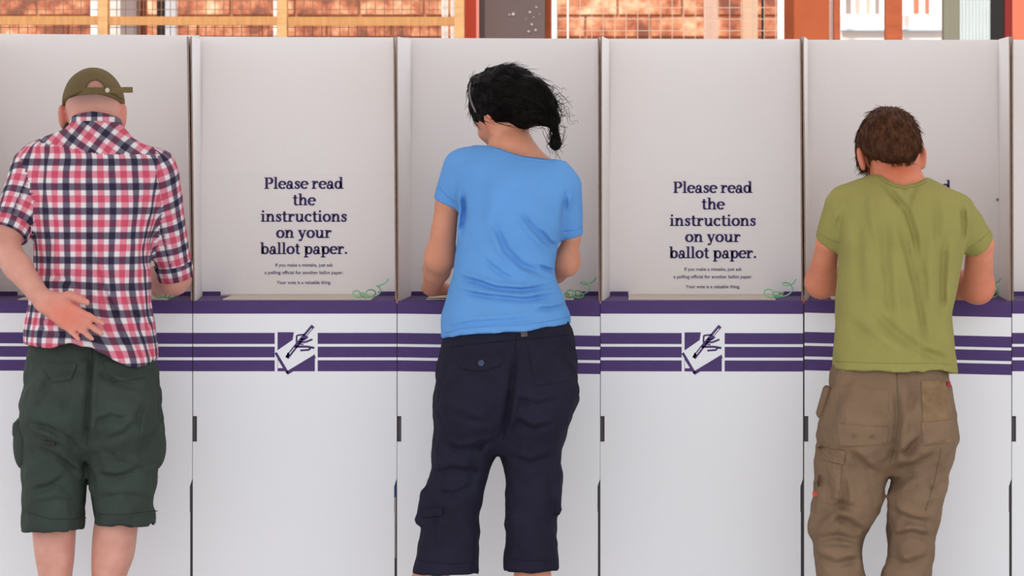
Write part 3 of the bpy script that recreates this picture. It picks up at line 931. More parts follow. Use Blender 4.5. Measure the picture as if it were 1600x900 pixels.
def seam(name, surf, pts, width_px, m, parent, th=.0025, ref_y=-.45):
    """a stitched seam: narrow ribbon following pixels over the back of a garment"""
    dense = []
    for (a, b), (c, d) in zip(pts[:-1], pts[1:]):
        n = max(2, int(math.hypot(c - a, d - b) / 5))
        dense += [(a + (c - a) * i / n, b + (d - b) * i / n) for i in range(n)]
    dense.append(pts[-1])
    P = []; last = ref_y
    for q in dense:
        w = W(q[0], q[1], ref_y)
        hit = surf.ray_cast(Vector((w[0], -1.5, w[2])), Vector((0, 1, 0)))
        y = hit[0].y if hit[0] is not None else last
        last = y; P.append((w[0], y, w[2]))
    return MB().tube(P, width_px * S(ref_y) / 2, 6).build(name, m, parent, smooth=True)

def strands(V, N, count, length, rad, m, name, parent, flow, seed=0, lift=0.3, wob=0.25, seg=5):
    """loose hairs lying on a hair mass: flow(points) gives the direction hair is combed"""
    g = np.random.default_rng(seed)
    pick = g.integers(0, len(V), count)
    mb = MB()
    for i in pick:
        p = V[i].copy(); n = N[i]
        L = length * g.uniform(.5, 1.2); st = L / seg
        d = flow(p) ; d = d - n * (d @ n); d = unit(d + g.normal(size=3) * wob * (np.linalg.norm(d) + .1)); d = unit(d - n * max(0.0, float(d @ n)))
        pts = [p - n * .002]; 
        for k in range(seg):
            p = p + st * unit(d + n * lift * (0.5 - k / seg) + g.normal(size=3) * wob * .4)
            pts.append(p.copy())
        mb.tube(pts, [rad, rad, rad * .9, rad * .75, rad * .5, rad * .15][:seg + 1], 3)
    return tag(mb.build(name, m, parent, smooth=True), kind='stuff')

def bvh(V, Q):
    return BVHTree.FromPolygons([tuple(p) for p in V], [tuple(int(i) for i in q) for q in Q])
# ---------------------------------------------------------------- people
def cloth_mat(name, rgb, var=.1, bump=.25, bscale=240, rough=.85, vscale=9, stretch=(1, 1, 1)):
    return mat(name, rgb, rough, var, vscale, bump, bscale, stretch, spec=.12)

M_plaidcol = None
def plaid_mat():
    m = bpy.data.materials.new('plaid_cotton'); m.use_nodes = True
    nt = m.node_tree; p = nt.nodes['Principled BSDF']
    p.inputs['Roughness'].default_value = .85; p.inputs['Specular IOR Level'].default_value = .12
    at = nt.nodes.new('ShaderNodeAttribute'); at.attribute_name = 'weave'
    sx = nt.nodes.new('ShaderNodeSeparateXYZ'); nt.links.new(at.outputs['Vector'], sx.inputs[0])
    cols = []
    for ax, per in ((0, .0560), (1, .0615)):
        dv = nt.nodes.new('ShaderNodeMath'); dv.operation = 'DIVIDE'; dv.inputs[1].default_value = per
        nt.links.new(sx.outputs[ax], dv.inputs[0])
        fr = nt.nodes.new('ShaderNodeMath'); fr.operation = 'FRACT'; nt.links.new(dv.outputs[0], fr.inputs[0])
        cr = nt.nodes.new('ShaderNodeValToRGB'); e = cr.color_ramp.elements
        wh = (.86, .82, .82, 1); dk = (.165, .15, .21, 1); rd = (.75, .28, .36, 1)
        e[0].position = 0; e[0].color = dk; e[1].position = 1; e[1].color = dk
        for pos, c in ((.12, dk), (.17, wh), (.33, wh), (.38, rd), (.62, rd), (.67, wh), (.83, wh), (.88, dk)):
            q = e.new(pos); q.color = c
        nt.links.new(fr.outputs[0], cr.inputs['Fac']); cols.append(cr)
    mx = nt.nodes.new('ShaderNodeMix'); mx.data_type = 'RGBA'; mx.blend_type = 'MULTIPLY'; mx.inputs[0].default_value = 1
    nt.links.new(cols[0].outputs['Color'], mx.inputs[6]); nt.links.new(cols[1].outputs['Color'], mx.inputs[7])
    nt.links.new(mx.outputs[2], p.inputs['Base Color'])
    tc = nt.nodes.new('ShaderNodeTexCoord'); nb = nt.nodes.new('ShaderNodeTexNoise'); nb.inputs['Scale'].default_value = 260
    nt.links.new(tc.outputs['Object'], nb.inputs['Vector'])
    b = nt.nodes.new('ShaderNodeBump'); b.inputs['Strength'].default_value = .15; b.inputs['Distance'].default_value = .01
    nt.links.new(nb.outputs['Fac'], b.inputs['Height']); nt.links.new(b.outputs['Normal'], p.inputs['Normal'])
    return m

def field_px(x0, x1, y0, y1, d0, d1, h):
    a = W(x0, y1, -.3); b = W(x1, y0, -.3)
    return Field((a[0], d0, a[2]), (b[0], d1, b[2]), h)

def shoes(person, feet, m):
    for (px, yc, yaw) in feet:
        c = W(px, 0, yc); f = Field((c[0] - .09, yc - .16, -.002), (c[0] + .09, yc + .26, .16), .006)
        q = np.array(Matrix.Rotation(math.radians(yaw), 3, 'Z'))
        P = lambda x, y, z: np.array([c[0], yc, 0]) + q @ np.array([x, y, z])
        f.add(ell(P(0, -.02, .045), (.042, .07, .055), q)).add(ell(P(0, .1, .035), (.048, .10, .045), q), .03).add(rcone(P(0, -.02, .05), P(0, -.02, .12), .042, .042), .02)
        f.clip(lambda X, Y, Z: .004 - Z + 0 * X + 0 * Y)
        to_obj('shoe', f.mesh(1), m, person)

def on_desk(px, y, h=.044):
    return np.array([W(px, 0, y)[0], y, DESK + h])
def sleeve_arm(f, sl, el, rel):
    a, b, r0, r1 = sl[:4]
    f.add(rcone(a, b, r0 - .016, r1 - .008), .02); f.add(rcone(b, el, r1 - .008, rel), .012)

# ================================================================ man in the plaid shirt
def man_plaid():
    root = empty('person', (W(140, 0, -.33)[0], -.33, 0))
    tag(root, 'man in olive cap, red plaid shirt and dark green cargo shorts, hand behind back', 'person')
    RH = rotm(0, 20, 0); hc = W(146, 171, -.165)
    rows_shirt = [(190, 112, 188, -.210, .074), (200, 102, 194, -.218, .084), (208, 84, 201, -.226, .092), (216, 64, 209, -.235, .100), (226, 46, 226, -.245, .106),
                  (240, 38, 246, -.25, .112), (270, 36, 250, -.255, .122), (320, 42, 248, -.265, .126), (370, 50, 239, -.275, .122), (420, 53, 235, -.285, .118),
                  (470, 46, 236, -.30, .12), (510, 39, 241, -.31, .131), (545, 37, 246, -.316, .142), (575, 36, 247, -.32, .148)]
    rows_hip = [(515, 54, 230, -.315, .085), (540, 46, 238, -.315, .10), (572, 41, 245, -.322, .118), (605, 37, 249, -.335, .138), (650, 34, 250, -.337, .136), (682, 44, 238, -.335, .112), (700, 76, 200, -.335, .09), (716, 112, 156, -.335, .05)]
    rows_ll = [(600, 42, 132, -.335, .09), (640, 36, 133, -.337, .132), (701, 33, 132, -.33, .116), (756, 35, 136, -.325, .102), (795, 36, 132, -.325, .098), (826, 34, 128, -.325, .096)]
    rows_rl = [(600, 146, 244, -.335, .09), (640, 142, 249, -.337, .132), (701, 136, 248, -.33, .116), (756, 141, 244, -.325, .102), (795, 147, 240, -.325, .098), (818, 150, 244, -.325, .096)]
    calf_l = [(740, 52, 124, -.325, .06), (800, 50, 120, -.325, .058), (835, 51, 118, -.325, .058), (870, 55, 116, -.328, .056), (905, 61, 112, -.33, .052), (960, 64, 111, -.335, .056), (1000, 68, 106, -.335, .046), (1060, 76, 100, -.33, .03), (1110, 74, 100, -.325, .04)]
    calf_r = [(740, 148, 218, -.325, .06), (800, 149, 218, -.325, .058), (835, 145, 214, -.325, .058), (870, 143, 209, -.328, .056), (905, 144, 197, -.33, .052), (960, 150, 196, -.335, .056), (1000, 152, 190, -.335, .046), (1060, 158, 182, -.33, .03), (1110, 156, 182, -.325, .04)]
    # --- body
    f = field_px(-45, 320, 90, 1141, -.56, .26, .0045)
    add_head(f, hc, RH, .97)
    f.add(rcone(W(148, 176, -.19), W(150, 215, -.215), .057, .058), .03)
    f.add(loft(rows_shirt[3:-2], shrink=.018), .02)
    f.add(loft(rows_hip[:-2], shrink=.018), .02)
    for q in (calf_l, calf_r): f.add(loft(q, n=2.1), .02)
    for a, b in ((84, 640), (190, 640)):
        f.add(rcone(W(a, b, -.33), W(a, 745, -.325), .075, .056), .03)
    # left arm folded behind the back
    sleeveR = (W(240, 272, -.25), W(275, 433, -.165), .064, .0425)
    sleeveL = (W(54, 274, -.26), W(12, 366, -.345), .064, .0475)
    el, wr = W(6, 388, -.385), W(63, 464, -.468)
    sleeve_arm(f, sleeveL, el, .037)
    mid = el * .62 + wr * .38
    f.add(rcone(el, mid, .037, .0345), .02); f.add(rcone(mid, wr, .0345, .0255), .012)
    add_hand(f, W(68, 470, -.470), W(118, 498, -.478) - W(66, 466, -.470), (0, -1, -.1), (.4, 0, .9), .93, curl=(6, 9, 12, 15), spread=3.5, tcurl=22)
    # right arm, forearm on the desk
    el, wr = W(272, 436, -.16), on_desk(214, .09)
    sleeve_arm(f, sleeveR, el, .036); mid = el * .6 + wr * .4
    f.add(rcone(el, mid, .039, .038), .02); f.add(rcone(mid, wr, .038, .027), .012)
    add_hand(f, wr, (-.45, 1, -.05), (-.1, -.1, -1), (-1, -.4, 0), .95, curl=(5, 5, 6, 6), tcurl=30)
    V, Q, _ = f.mesh(2)
    LH = lambda x, y, z: hc + RH @ (np.array([x, y, z]) * .97)
    zones = [(LH(0, -.09, .006), (.085, .06, .026), (138, 108, 98), .95), (W(150, 190, -.26), (.05, .05, .02), (214, 128, 92), .5),
             (LH(-.08, 0, -.02), (.016, .03, .04), (212, 112, 92), .8), (LH(.08, 0, -.02), (.016, .03, .04), (212, 112, 92), .8),
             (W(105, 492, -.49), (.07, .05, .05), (226, 124, 102), .8), (LH(0, .1, -.066), (.024, .02, .012), (176, 92, 84), .8),
             (LH(.031, .09, -.004), (.012, .01, .006), (40, 30, 28), .9), (LH(-.031, .09, -.004), (.012, .01, .006), (40, 30, 28), .9)]
    body = to_obj('body', (V, Q), skin_mat('skin_fair', (206, 148, 124)), root, attrs={'tint': ('FLOAT_COLOR', tint_array(V, (212, 155, 138), zones))})
    # beard under the chin
    fb = Field(LH(0, .04, -.08) - .09, LH(0, .04, -.08) + .09, .005)
    fb.add(ell(LH(-.010, .030, -.066), (.076, .066, .062), RH)).add(ell(LH(0, .06, -.1), (.04, .04, .04), RH), .03).rough(.0015, (160, 160, 90), 3)
    fb.clip(lambda X, Y, Z: ((X - hc[0]) * RH[0, 2] + (Y - hc[1]) * RH[1, 2] + (Z - hc[2]) * RH[2, 2]) + .055 - ((np.sqrt((X - hc[0]) ** 2) > .05) * .03))
    tag(to_obj('beard', fb.mesh(2), mat('beard_hair', (46, 40, 40), .7, .3, 60, .4, 200), root), 'dark beard')
    # --- shirt
    hem = [(30, 533), (60, 537), (95, 538), (125, 531), (160, 538), (190, 556), (215, 570), (238, 569), (252, 556)]
    f = field_px(-45, 322, 176, 592, -.50, -.06, .0045)
    f.add(loft(rows_shirt, hem=hem), 0, 1)
    f.add(rcone(*sleeveR, flat=True), .03, 2)
    f.add(rcone(*sleeveL, flat=True), .03, 3)
    f.folds([([(128, 330), (143, 390), (158, 440), (185, 500), (205, 560)], 7, 5, 1), ([(150, 440), (180, 480), (205, 520), (225, 560)], 6, 4, -1),
             ([(78, 428), (110, 440), (140, 462), (165, 500)], 6, 5, -1), ([(235, 360), (222, 390), (225, 420)], 5, 5, 1), ([(228, 470), (230, 520), (234, 560)], 3, 3, 1),
             ([(62, 236), (66, 270), (62, 320)], 4, 4, 1), ([(246, 262), (240, 300), (236, 350)], 6, 4, -1), ([(195, 206), (225, 236), (262, 262)], 4, 3, 1),
             ([(200, 440), (212, 490), (230, 540)], 4, 4, 1), ([(120, 300), (118, 360), (130, 420)], 3, 6, 1), ([(190, 280), (185, 350), (180, 410)], 2.5, 7, 1),
             ([(60, 505), (90, 520), (120, 522)], 4, 4, 1), ([(20, 300), (40, 312), (54, 318)], 4, 4, 1), ([(255, 360), (278, 372), (296, 376)], 4, 4, 1), ([(250, 400), (276, 408), (296, 404)], 4, 4, 1),
             ([(75, 300), (82, 350), (80, 410)], 2.5, 6, 1)], -.27, -.38, 1.35)
    f.rough(.0014, (60, 60, 30), 5); f.rough(.0009, (150, 150, 70), 15)
    V, Q, tg = f.mesh(2)
    surf_shirt = bvh(V, Q)
    # cloth coordinates in metres: wrapped round the trunk, along each sleeve, bias-cut over the yoke
    tz = [W(0, r[0], r[3])[2] for r in rows_shirt]
    cxs = hermite(V[:, 2], tz, [W((r[1] + r[2]) / 2, 0, r[3])[0] for r in rows_shirt]); cys = hermite(V[:, 2], tz, [r[3] for r in rows_shirt])
    th = np.arctan2((V[:, 0] - cxs) / .155, -(V[:, 1] - cys) / .12)
    u = cxs * .25 + W(150, 0, -.3)[0] * .75 + .155 * th; v = V[:, 2] * 1.0
    zref = W(0, 540, -.42)[2]
    # the tail hangs askew below the hand
    px_ = (V[:, 0] - CX) / S(-.42) + VPX; py_ = VPY - (V[:, 2] - CZ) / S(-.42)
    sk = np.clip((py_ - 400) / 160, 0, 1) * np.clip((px_ - 110) / 60, 0, 1)
    u = u - sk * .045 * np.clip((py_ - 400) / 160, 0, 1.2); v = v + sk * .02
    e = np.concatenate([Q[:, [0, 1]], Q[:, [1, 2]], Q[:, [2, 3]], Q[:, [3, 0]]]); deg = np.maximum(np.bincount(e.ravel(), minlength=len(V)), 1)
    hot = [(tg == k).astype(float) for k in (1, 2, 3)]
    for it in range(14):
        hot = [.4 * q + .6 * (np.bincount(e[:, 0], q[e[:, 1]], len(V)) + np.bincount(e[:, 1], q[e[:, 0]], len(V))) / deg for q in hot]
    tg = 1 + np.argmax(np.stack(hot), 0)
    yoke = (tg == 1) & (py_ < 222 + np.clip((px_ - 50) / 100, 0, 1) * 20) & (V[:, 1] < cys + .03)
    a = math.radians(33)
    reg = np.where(yoke, 4, np.maximum(tg, 1))
    UV = {1: (u, v), 4: ((px_ * math.sin(a) - py_ * math.cos(a)) * S(-.4), (px_ * math.cos(a) + py_ * math.sin(a)) * S(-.4))}
    for k, sl_ in ((2, sleeveR), (3, sleeveL)):
        ax = unit(sl_[1] - sl_[0]); e1 = unit(np.cross(ax, (0, 1, 0))); e2 = np.cross(ax, e1)
        q = V - sl_[0]
        UV[k] = (.052 * np.arctan2(q @ e1, (q @ e2) * np.sign(e2[1] + 1e-9)) + .02, q @ ax + .01)
    # every face takes the cloth piece of its first corner, so pieces meet in a clean seam
    fr = reg[Q[:, 0]]; weave = np.zeros((len(Q), 4, 3))
    for k, (uu, vv) in UV.items():
        m = fr == k
        weave[m, :, 0] = uu[Q[m]] + 10; weave[m, :, 1] = vv[Q[m]] + 10
    MP = plaid_mat()
    shirt = to_obj('shirt', (V, Q), MP, root, attrs={'weave': ('FLOAT_VECTOR', weave, 'CORNER')})
    def plaid_piece(name, mb_o, rot=0, du=0):
        me = mb_o.data; n = len(me.vertices); co = np.empty(n * 3); me.vertices.foreach_get('co', co); co = co.reshape(-1, 3) + root_loc(root)
        x, z_ = co[:, 0] * math.cos(rot) - co[:, 2] * math.sin(rot), co[:, 0] * math.sin(rot) + co[:, 2] * math.cos(rot)
        at = me.attributes.new('weave', 'FLOAT_VECTOR', 'POINT'); at.data.foreach_set('vector', np.stack([x + 10 + du, z_ + 10, 0 * x], 1).astype(np.float32).ravel())
    # collar: a folded band round the neck
    mb = MB(); vs = []; n = 40
    cn = W(150, 190, -.205)
    prof = [(1.0, 0.0), (.90, 1.0), (.80, 1.0), (.84, .0)]
    for i in range(n):
        t = 2 * math.pi * i / n
        bk = .5 - .5 * math.sin(t) if True else 0      # 1 at the nape
        for rr, hh in prof:
            rx, ry = .071 * rr, .078 * rr
            zb = cn[2] - .016 + .004 * bk - .006 * abs(math.cos(t)); ztp = zb + .012 + .026 * bk
            vs.append((cn[0] + rx * math.cos(t), cn[1] + ry * math.sin(t), zb + (ztp - zb) * hh))
    fs = []
    for i in range(n):
        for k in range(4):
            a, b = i * 4 + k, i * 4 + (k + 1) % 4; c, d = ((i + 1) % n) * 4 + (k + 1) % 4, ((i + 1) % n) * 4 + k
            fs.append((a, d, c, b))
    mb.add(vs, fs); co_ = mb.build('collar', MP, shirt, smooth=True); plaid_piece('collar', co_, 0, .012)
    # turned-up sleeve cuffs
    for sl_, t0 in ((sleeveR, .86), (sleeveL, .82)):
        a, b = sl_[0], sl_[1]; ax = unit(b - a); L = np.linalg.norm(b - a); r0 = sl_[2] + (sl_[3] - sl_[2]) * t0; r1 = sl_[3]
        e1 = unit(np.cross(ax, (0, 1, 0))); e2 = np.cross(ax, e1); vs = []; fs = []; n = 32
        for i in range(n):
            t = 2 * math.pi * i / n; rd = math.cos(t) * e1 + math.sin(t) * e2
            for q, r in ((t0, r0 + .001), (t0 + .01, r0 + .0045), (1.0, r1 + .0045), (1.0, r1 - .003), (t0 + .02, r0 - .004)):
                vs.append(a + ax * L * q + rd * r)
        for i in range(n):
            for k in range(5):
                j = (i + 1) % n; fs.append((i * 5 + k, j * 5 + k, j * 5 + (k + 1) % 5, i * 5 + (k + 1) % 5))
        mb = MB(); mb.add(vs, fs); cf = mb.build('cuff', MP, shirt, smooth=True)
        me = cf.data; co2 = np.array(vs) - a
        at = me.attributes.new('weave', 'FLOAT_VECTOR', 'POINT'); at.data.foreach_set('vector', np.stack([.052 * np.arctan2(co2 @ e1, co2 @ e2) + 10.02, co2 @ ax + 10.025, 0 * co2[:, 0]], 1).astype(np.float32).ravel())
    # --- shorts
    f = field_px(-5, 290, 505, 850, -.52, -.15, .005)
    f.add(loft(rows_hip, n=2.4), 0); f.add(loft(rows_ll, n=2.3), .014); f.add(loft(rows_rl, n=2.3), .014)
    for q, hm in ((rows_ll, [(30, 813), (75, 822), (130, 824)]), (rows_rl, [(145, 815), (250, 812)])):
        pass
    f.add(ell(W(90, 645, -.415), (.070, .072, .078)), .04); f.add(ell(W(193, 645, -.415), (.070, .072, .078)), .04)
    for px, w_ in ((81, .040), (197, .040)):
        f.cut(rcone(W(px, 806, -.325), W(px, 850, -.325), w_, w_))
    f.folds([([(140, 540), (141, 600), (139, 650), (134, 700)], 10, 5, 1), ([(48, 660), (80, 668), (108, 685), (125, 712)], 6, 5, -1), ([(62, 700), (90, 715), (120, 745)], 5, 5, 1),
             ([(45, 770), (75, 762), (100, 745)], 5, 5, 1), ([(150, 660), (175, 650), (200, 655)], 6, 5, 1), ([(165, 690), (195, 676), (215, 660)], 4, 5, 1), ([(150, 745), (180, 748), (215, 735)], 5, 5, 1),
             ([(160, 700), (185, 725), (225, 735)], 3, 6, 1), ([(55, 640), (72, 610), (80, 585)], 5, 6, 1), ([(230, 620), (218, 650), (214, 690)], 5, 5, 1), ([(50, 790), (85, 783), (120, 788)], 3, 5, 1),
             ([(155, 780), (190, 775), (230, 782)], 3, 5, 1), ([(150, 580), (180, 596), (214, 606)], 5, 5, 1), ([(120, 560), (108, 610), (104, 650)], 3.5, 6, 1), ([(98, 725), (120, 760), (124, 800)], 3, 6, 1)], -.33, -.45)
    f.rough(.0026, (80, 80, 70), 6); f.rough(.0011, (180, 180, 150), 16)
    V, Q, _ = f.mesh(2); sv = bvh(V, Q)
    MS = cloth_mat('green_cotton', (58, 66, 60), .14); MSd = cloth_mat('green_seam', (50, 57, 52), .1)
    sh_ = to_obj('shorts', (V, Q), MS, root)
    patch('back_pocket_flap', sv, ((53, 566), (118, 570), (112, 592), (84, 597)), MS, sh_, th=.004)
    patch('back_pocket_flap', sv, ((160, 566), (228, 572), (226, 590), (176, 596)), MS, sh_, th=.004)
    seam('center_seam', sv, [(141, 545), (141, 600), (139, 650), (135, 695)], 2.2, MSd, sh_)
    seam('hem_stitch', sv, [(38, 803), (75, 812), (126, 815)], 1.6, MSd, sh_)
    seam('hem_stitch', sv, [(152, 806), (240, 803)], 1.6, MSd, sh_)
    # bulging cargo pockets on the sides
    for px, py, sx in ((41, 690, -1), (236, 690, 1)):
        q = np.array(Matrix.Rotation(sx * math.radians(-4), 3, 'Y')); c = W(px, py, -.325)
        fp = Field(c - .13, c + .13, .005)
        fp.add(ell(c, (.036, .088, .074), q)); fp.add(rbox(c + np.array([sx * .012, 0, .034]), (.018, .074, .024), .014, q), .006); fp.rough(.003, (40, 30, 30), 8 + sx)
        po = to_obj('cargo_pocket', fp.mesh(2), MS, sh_)
    fl = MB(); c = W(80, 691, -.44)
    hit = sv.ray_cast(Vector((c[0], -1.5, c[2])), Vector((0, 1, 0)))[0]
    fl.hexa([(c[0] - .011, hit.y - .010, c[2] - .004), (c[0] + .015, hit.y - .010, c[2] - .006), (c[0] + .013, hit.y - .010, c[2] + .003), (c[0] - .012, hit.y - .010, c[2] + .007), (c[0] - .011, hit.y + .01, c[2] - .004), (c[0] + .015, hit.y + .01, c[2] - .006), (c[0] + .013, hit.y + .01, c[2] + .003), (c[0] - .012, hit.y + .01, c[2] + .007)])
    tag(fl.build('pocket_tab', M_black, sh_), 'small black tab')
    c = W(239, 811, -.33); MB().tube([c + np.array([0, 0, .012]), c, c + np.array([.001, -.004, -.014])], .0042, 6).build('drawcord_toggle', M_black, sh_)
    shoes(root, ((86, -.33, 6), (170, -.33, -6)), mat('dark_shoe', (60, 54, 50), .7))
    # --- cap
    f = Field(hc - np.array([.12, .13, .06]), hc + np.array([.12, .24, .12]), .0035)
    f.add(ell(LH(0, -.008, .016), (.0795, .097, .089), RH))
    pl = lambda X, Y, Z: -(((X - hc[0]) * RH[0, 2] + (Y - hc[1]) * RH[1, 2] + (Z - hc[2]) * RH[2, 2]) - .006)
    f.clip(pl)
    f.add(ell(LH(0, .12, .014), (.07, .075, .008), RH), .006)
    oc = W(148.5, 138, -.26)
    def hole(X, Y, Z):
        e = np.sqrt(((X - oc[0]) / .022) ** 2 + ((Z - oc[2]) / .0205) ** 2) - 1
        return np.maximum(np.maximum(e * .02, oc[2] - .012 - Z), Y - hc[1] + .04)
    f.cut((hole, oc - np.array([.03, .06, .03]), oc + np.array([.03, .12, .03])))
    f.rough(.0006, (90, 90, 60), 4)
    V, Q, _ = f.mesh(2); cv = bvh(V, Q)
    MC = cloth_mat('olive_cotton', (108, 92, 62), .12); MCd = cloth_mat('olive_dark', (82, 70, 48), .1)
    cap = to_obj('cap', (V, Q), MC, root)
    # strap closing the back, buckle and loose tail
    def capy(px, py):
        w = W(px, py, -.26); dx = (w[0] - hc[0]) / .0805; dz = (w[2] - hc[2]) / .1
        return hc[1] - .006 - .099 * math.sqrt(max(.05, 1 - dx * dx - dz * dz))
    def strap(name, pts, hpx, th, m):
        vs = []; fs = []
        for px, py, y in pts:
            for s1 in (-1, 1):
                for s2 in (0, 1):
                    w = W(px, py + s1 * hpx / 2, y); vs.append((w[0], y - th * s2, w[2]))
        for i in range(len(pts) - 1):
            a = i * 4; b = a + 4
            fs += [(a + 1, b + 1, b + 3, a + 3), (a + 2, b + 2, b, a), (a + 0, b + 0, b + 1, a + 1), (a + 3, b + 3, b + 2, a + 2)]
        fs += [(0, 1, 3, 2), (len(vs) - 2, len(vs) - 1, len(vs) - 3, len(vs) - 4)]
        mb = MB(); mb.add(vs, fs); return mb.build(name, m, cap)
    strap('strap', [(px, 141.5 + .010 * (px - 150) ** 2 * .25, capy(px, 141) + .001) for px in range(124, 178, 6)], 10, .004, MC)
    yb = capy(168, 141) - .004
    strap('strap_tail', [(166, 141.5, yb), (180, 141, yb - .002), (194, 140.5, yb - .003), (207.5, 140.5, yb - .002)], 9, .003, MC)
    c = W(168, 141, yb - .004); mb = MB()
    mb.tube([(c[0], yb - .003, c[2]), (c[0], yb - .007, c[2])], .0062, 10)
    tag(mb.build('buckle', mat('pale_metal', (176, 166, 146), .35, metal=.5), cap), 'pale metal buckle')
    rim = [(px, 143 + .0098 * (px - 146) ** 2 * .95 * .95) for px in range(100, 194, 4)]
    seam('rim_stitch', cv, [(px, py - 3) for px, py in rim if py < 160], 1.6, MCd, cap, ref_y=-.25)
    c = LH(0, -.008, .106); MB().tube([c, c + RH[:, 2] * .004], [.007, .004], 10).build('cap_button', MCd, cap)
    return root

# ================================================================ woman in the blue top
def woman_blue():
    root = empty('person', (W(788, 0, -.33)[0], -.33, 0))
    tag(root, 'woman with dark tied-back hair in blue t-shirt and navy cropped trousers', 'person')
    RH = rotm(48, 24, -10); hc = W(787, 171, -.19); ks = .93
    rows_top = [(224, 752, 800, -.235, .055), (230, 728, 836, -.24, .066), (238, 711, 858, -.245, .078), (248, 706, 878, -.25, .088), (262, 704, 890, -.255, .098), (290, 706, 894, -.26, .108), (330, 716, 886, -.265, .115), (370, 715, 876, -.27, .114),
                (400, 711, 869, -.275, .108), (430, 708, 868, -.285, .106), (460, 700, 878, -.295, .112), (490, 692, 889, -.305, .124), (515, 689, 892, -.31, .132), (540, 688, 894, -.315, .138)]
    rows_hip = [(480, 702, 882, -.31, .10), (505, 697, 889, -.312, .110), (532, 692, 897, -.315, .120), (567, 684, 902, -.325, .138), (611, 679, 902, -.335, .145), (645, 678, 893, -.335, .132), (672, 690, 872, -.335, .108), (690, 735, 830, -.335, .085), (706, 768, 796, -.335, .05)]
    rows_ll = [(590, 690, 780, -.335, .09), (625, 681, 790, -.337, .134), (690, 676, 781, -.33, .114), (744, 671, 763, -.325, .094), (793, 664, 751, -.325, .088), (840, 655, 749, -.325, .086), (894, 646, 748, -.325, .084)]
    rows_rl = [(590, 800, 894, -.335, .09), (625, 798, 899, -.337, .134), (690, 783, 881, -.33, .114), (744, 788, 875, -.325, .094), (793, 790, 870, -.325, .088), (840, 790, 871, -.325, .086), (890, 786, 873, -.325, .084)]
    f = field_px(630, 935, 80, 1141, -.54, .26, .0045)
    add_head(f, hc, RH, ks, .92)
    f.add(rcone(W(788, 185, -.205), W(802, 238, -.24), .047, .05), .025)
    f.add(rcone(W(800, 240, -.24), W(748, 266, -.25), .046, .036), .03); f.add(rcone(W(804, 240, -.24), W(862, 276, -.25), .046, .036), .03)
    f.add(loft(rows_top[4:-2], shrink=.018), .02); f.add(loft(rows_hip[:-2], shrink=.018), .02)
    for a, b, e, g_ in ((730, 640, 697, 895), (834, 640, 832, 890)):
        f.add(rcone(W(a, b, -.33), W((a + e) / 2, 770, -.325), .064, .046), .03); f.add(rcone(W((a + e) / 2, 770, -.325), W(e if e > 800 else 672, 905, -.335), .046, .044 if e > 800 else .042), .02)
        f.add(rcone(W(e if e > 800 else 672, 905, -.335), W(e if e > 800 else 676, 990, -.335), .042, .044), .02); f.add(rcone(W(e if e > 800 else 676, 990, -.335), W(e if e > 800 else 680, 1105, -.32), .042, .03), .02)
    # arms
    slL = (W(722, 266, -.25), W(699, 318, -.238), .050, .0375); slR = (W(880, 292, -.255), W(894, 370, -.222), .047, .0290)
    el, wr = W(688, 402, -.21), on_desk(675, -.005, .036)
    sleeve_arm(f, slL, el, .037); mid = el * .6 + wr * .4
    f.add(rcone(el, mid, .038, .0345), .02); f.add(rcone(mid, wr, .0345, .0245), .012)
    add_hand(f, wr + np.array([0, .004, -.002]), (.25, 1, -.05), (0, -.1, -1), (1, -.2, 0), .84, curl=(5, 5, 6, 6), tcurl=25)
    el, wr = W(884, 410, -.19), on_desk(842, .06)
    sleeve_arm(f, slR, el, .031); mid = el * .6 + wr * .4
    f.add(rcone(el, mid, .035, .032), .02); f.add(rcone(mid, wr, .032, .024), .012)
    add_hand(f, wr, (-.5, 1, -.05), (0, -.1, -1), (-1, -.4, 0), .86, curl=(5, 5, 6, 6), tcurl=30)
    V, Q, _ = f.mesh(2)
    LH = lambda x, y, z: hc + RH @ (np.array([x, y, z]) * ks)
    zones = [(LH(-.08, 0, -.02), (.016, .03, .04), (220, 128, 104), .7), (W(674, 462, -.02), (.05, .06, .03), (206, 128, 106), .6),
             (LH(0, .1, -.066), (.024, .02, .012), (190, 96, 88), .8), (LH(.031, .09, -.004), (.012, .01, .006), (40, 30, 28), .9), (LH(-.031, .09, -.004), (.012, .01, .006), (40, 30, 28), .9)]
    to_obj('body', (V, Q), skin_mat('skin_light', (212, 146, 116)), root, attrs={'tint': ('FLOAT_COLOR', tint_array(V, (212, 146, 116), zones))})
    # --- t-shirt
    top = [(690, 240), (716, 232), (748, 227), (767, 228), (791, 236.5), (817, 243.5), (844, 247.5), (868, 250), (890, 254), (930, 262)]
    hem = [(670, 534), (690, 529), (720, 521), (760, 516.5), (820, 513), (860, 508), (889, 504), (915, 502)]
    f = field_px(650, 935, 212, 560, -.50, -.06, .0045)
    f.add(loft(rows_top, hem=hem), 0, 1)
    f.add(rcone(*slL, True), .02, 2)
    f.add(rcone(*slR, True), .02, 2)
    tx = [W(q[0], 0, -.3)[0] for q in top]; tz = [W(0, q[1], -.3)[2] for q in top]
    f.clip(lambda X, Y, Z: Z - np.interp(X.ravel(), tx, tz)[:, None, None].astype(np.float32) + 0 * Y)
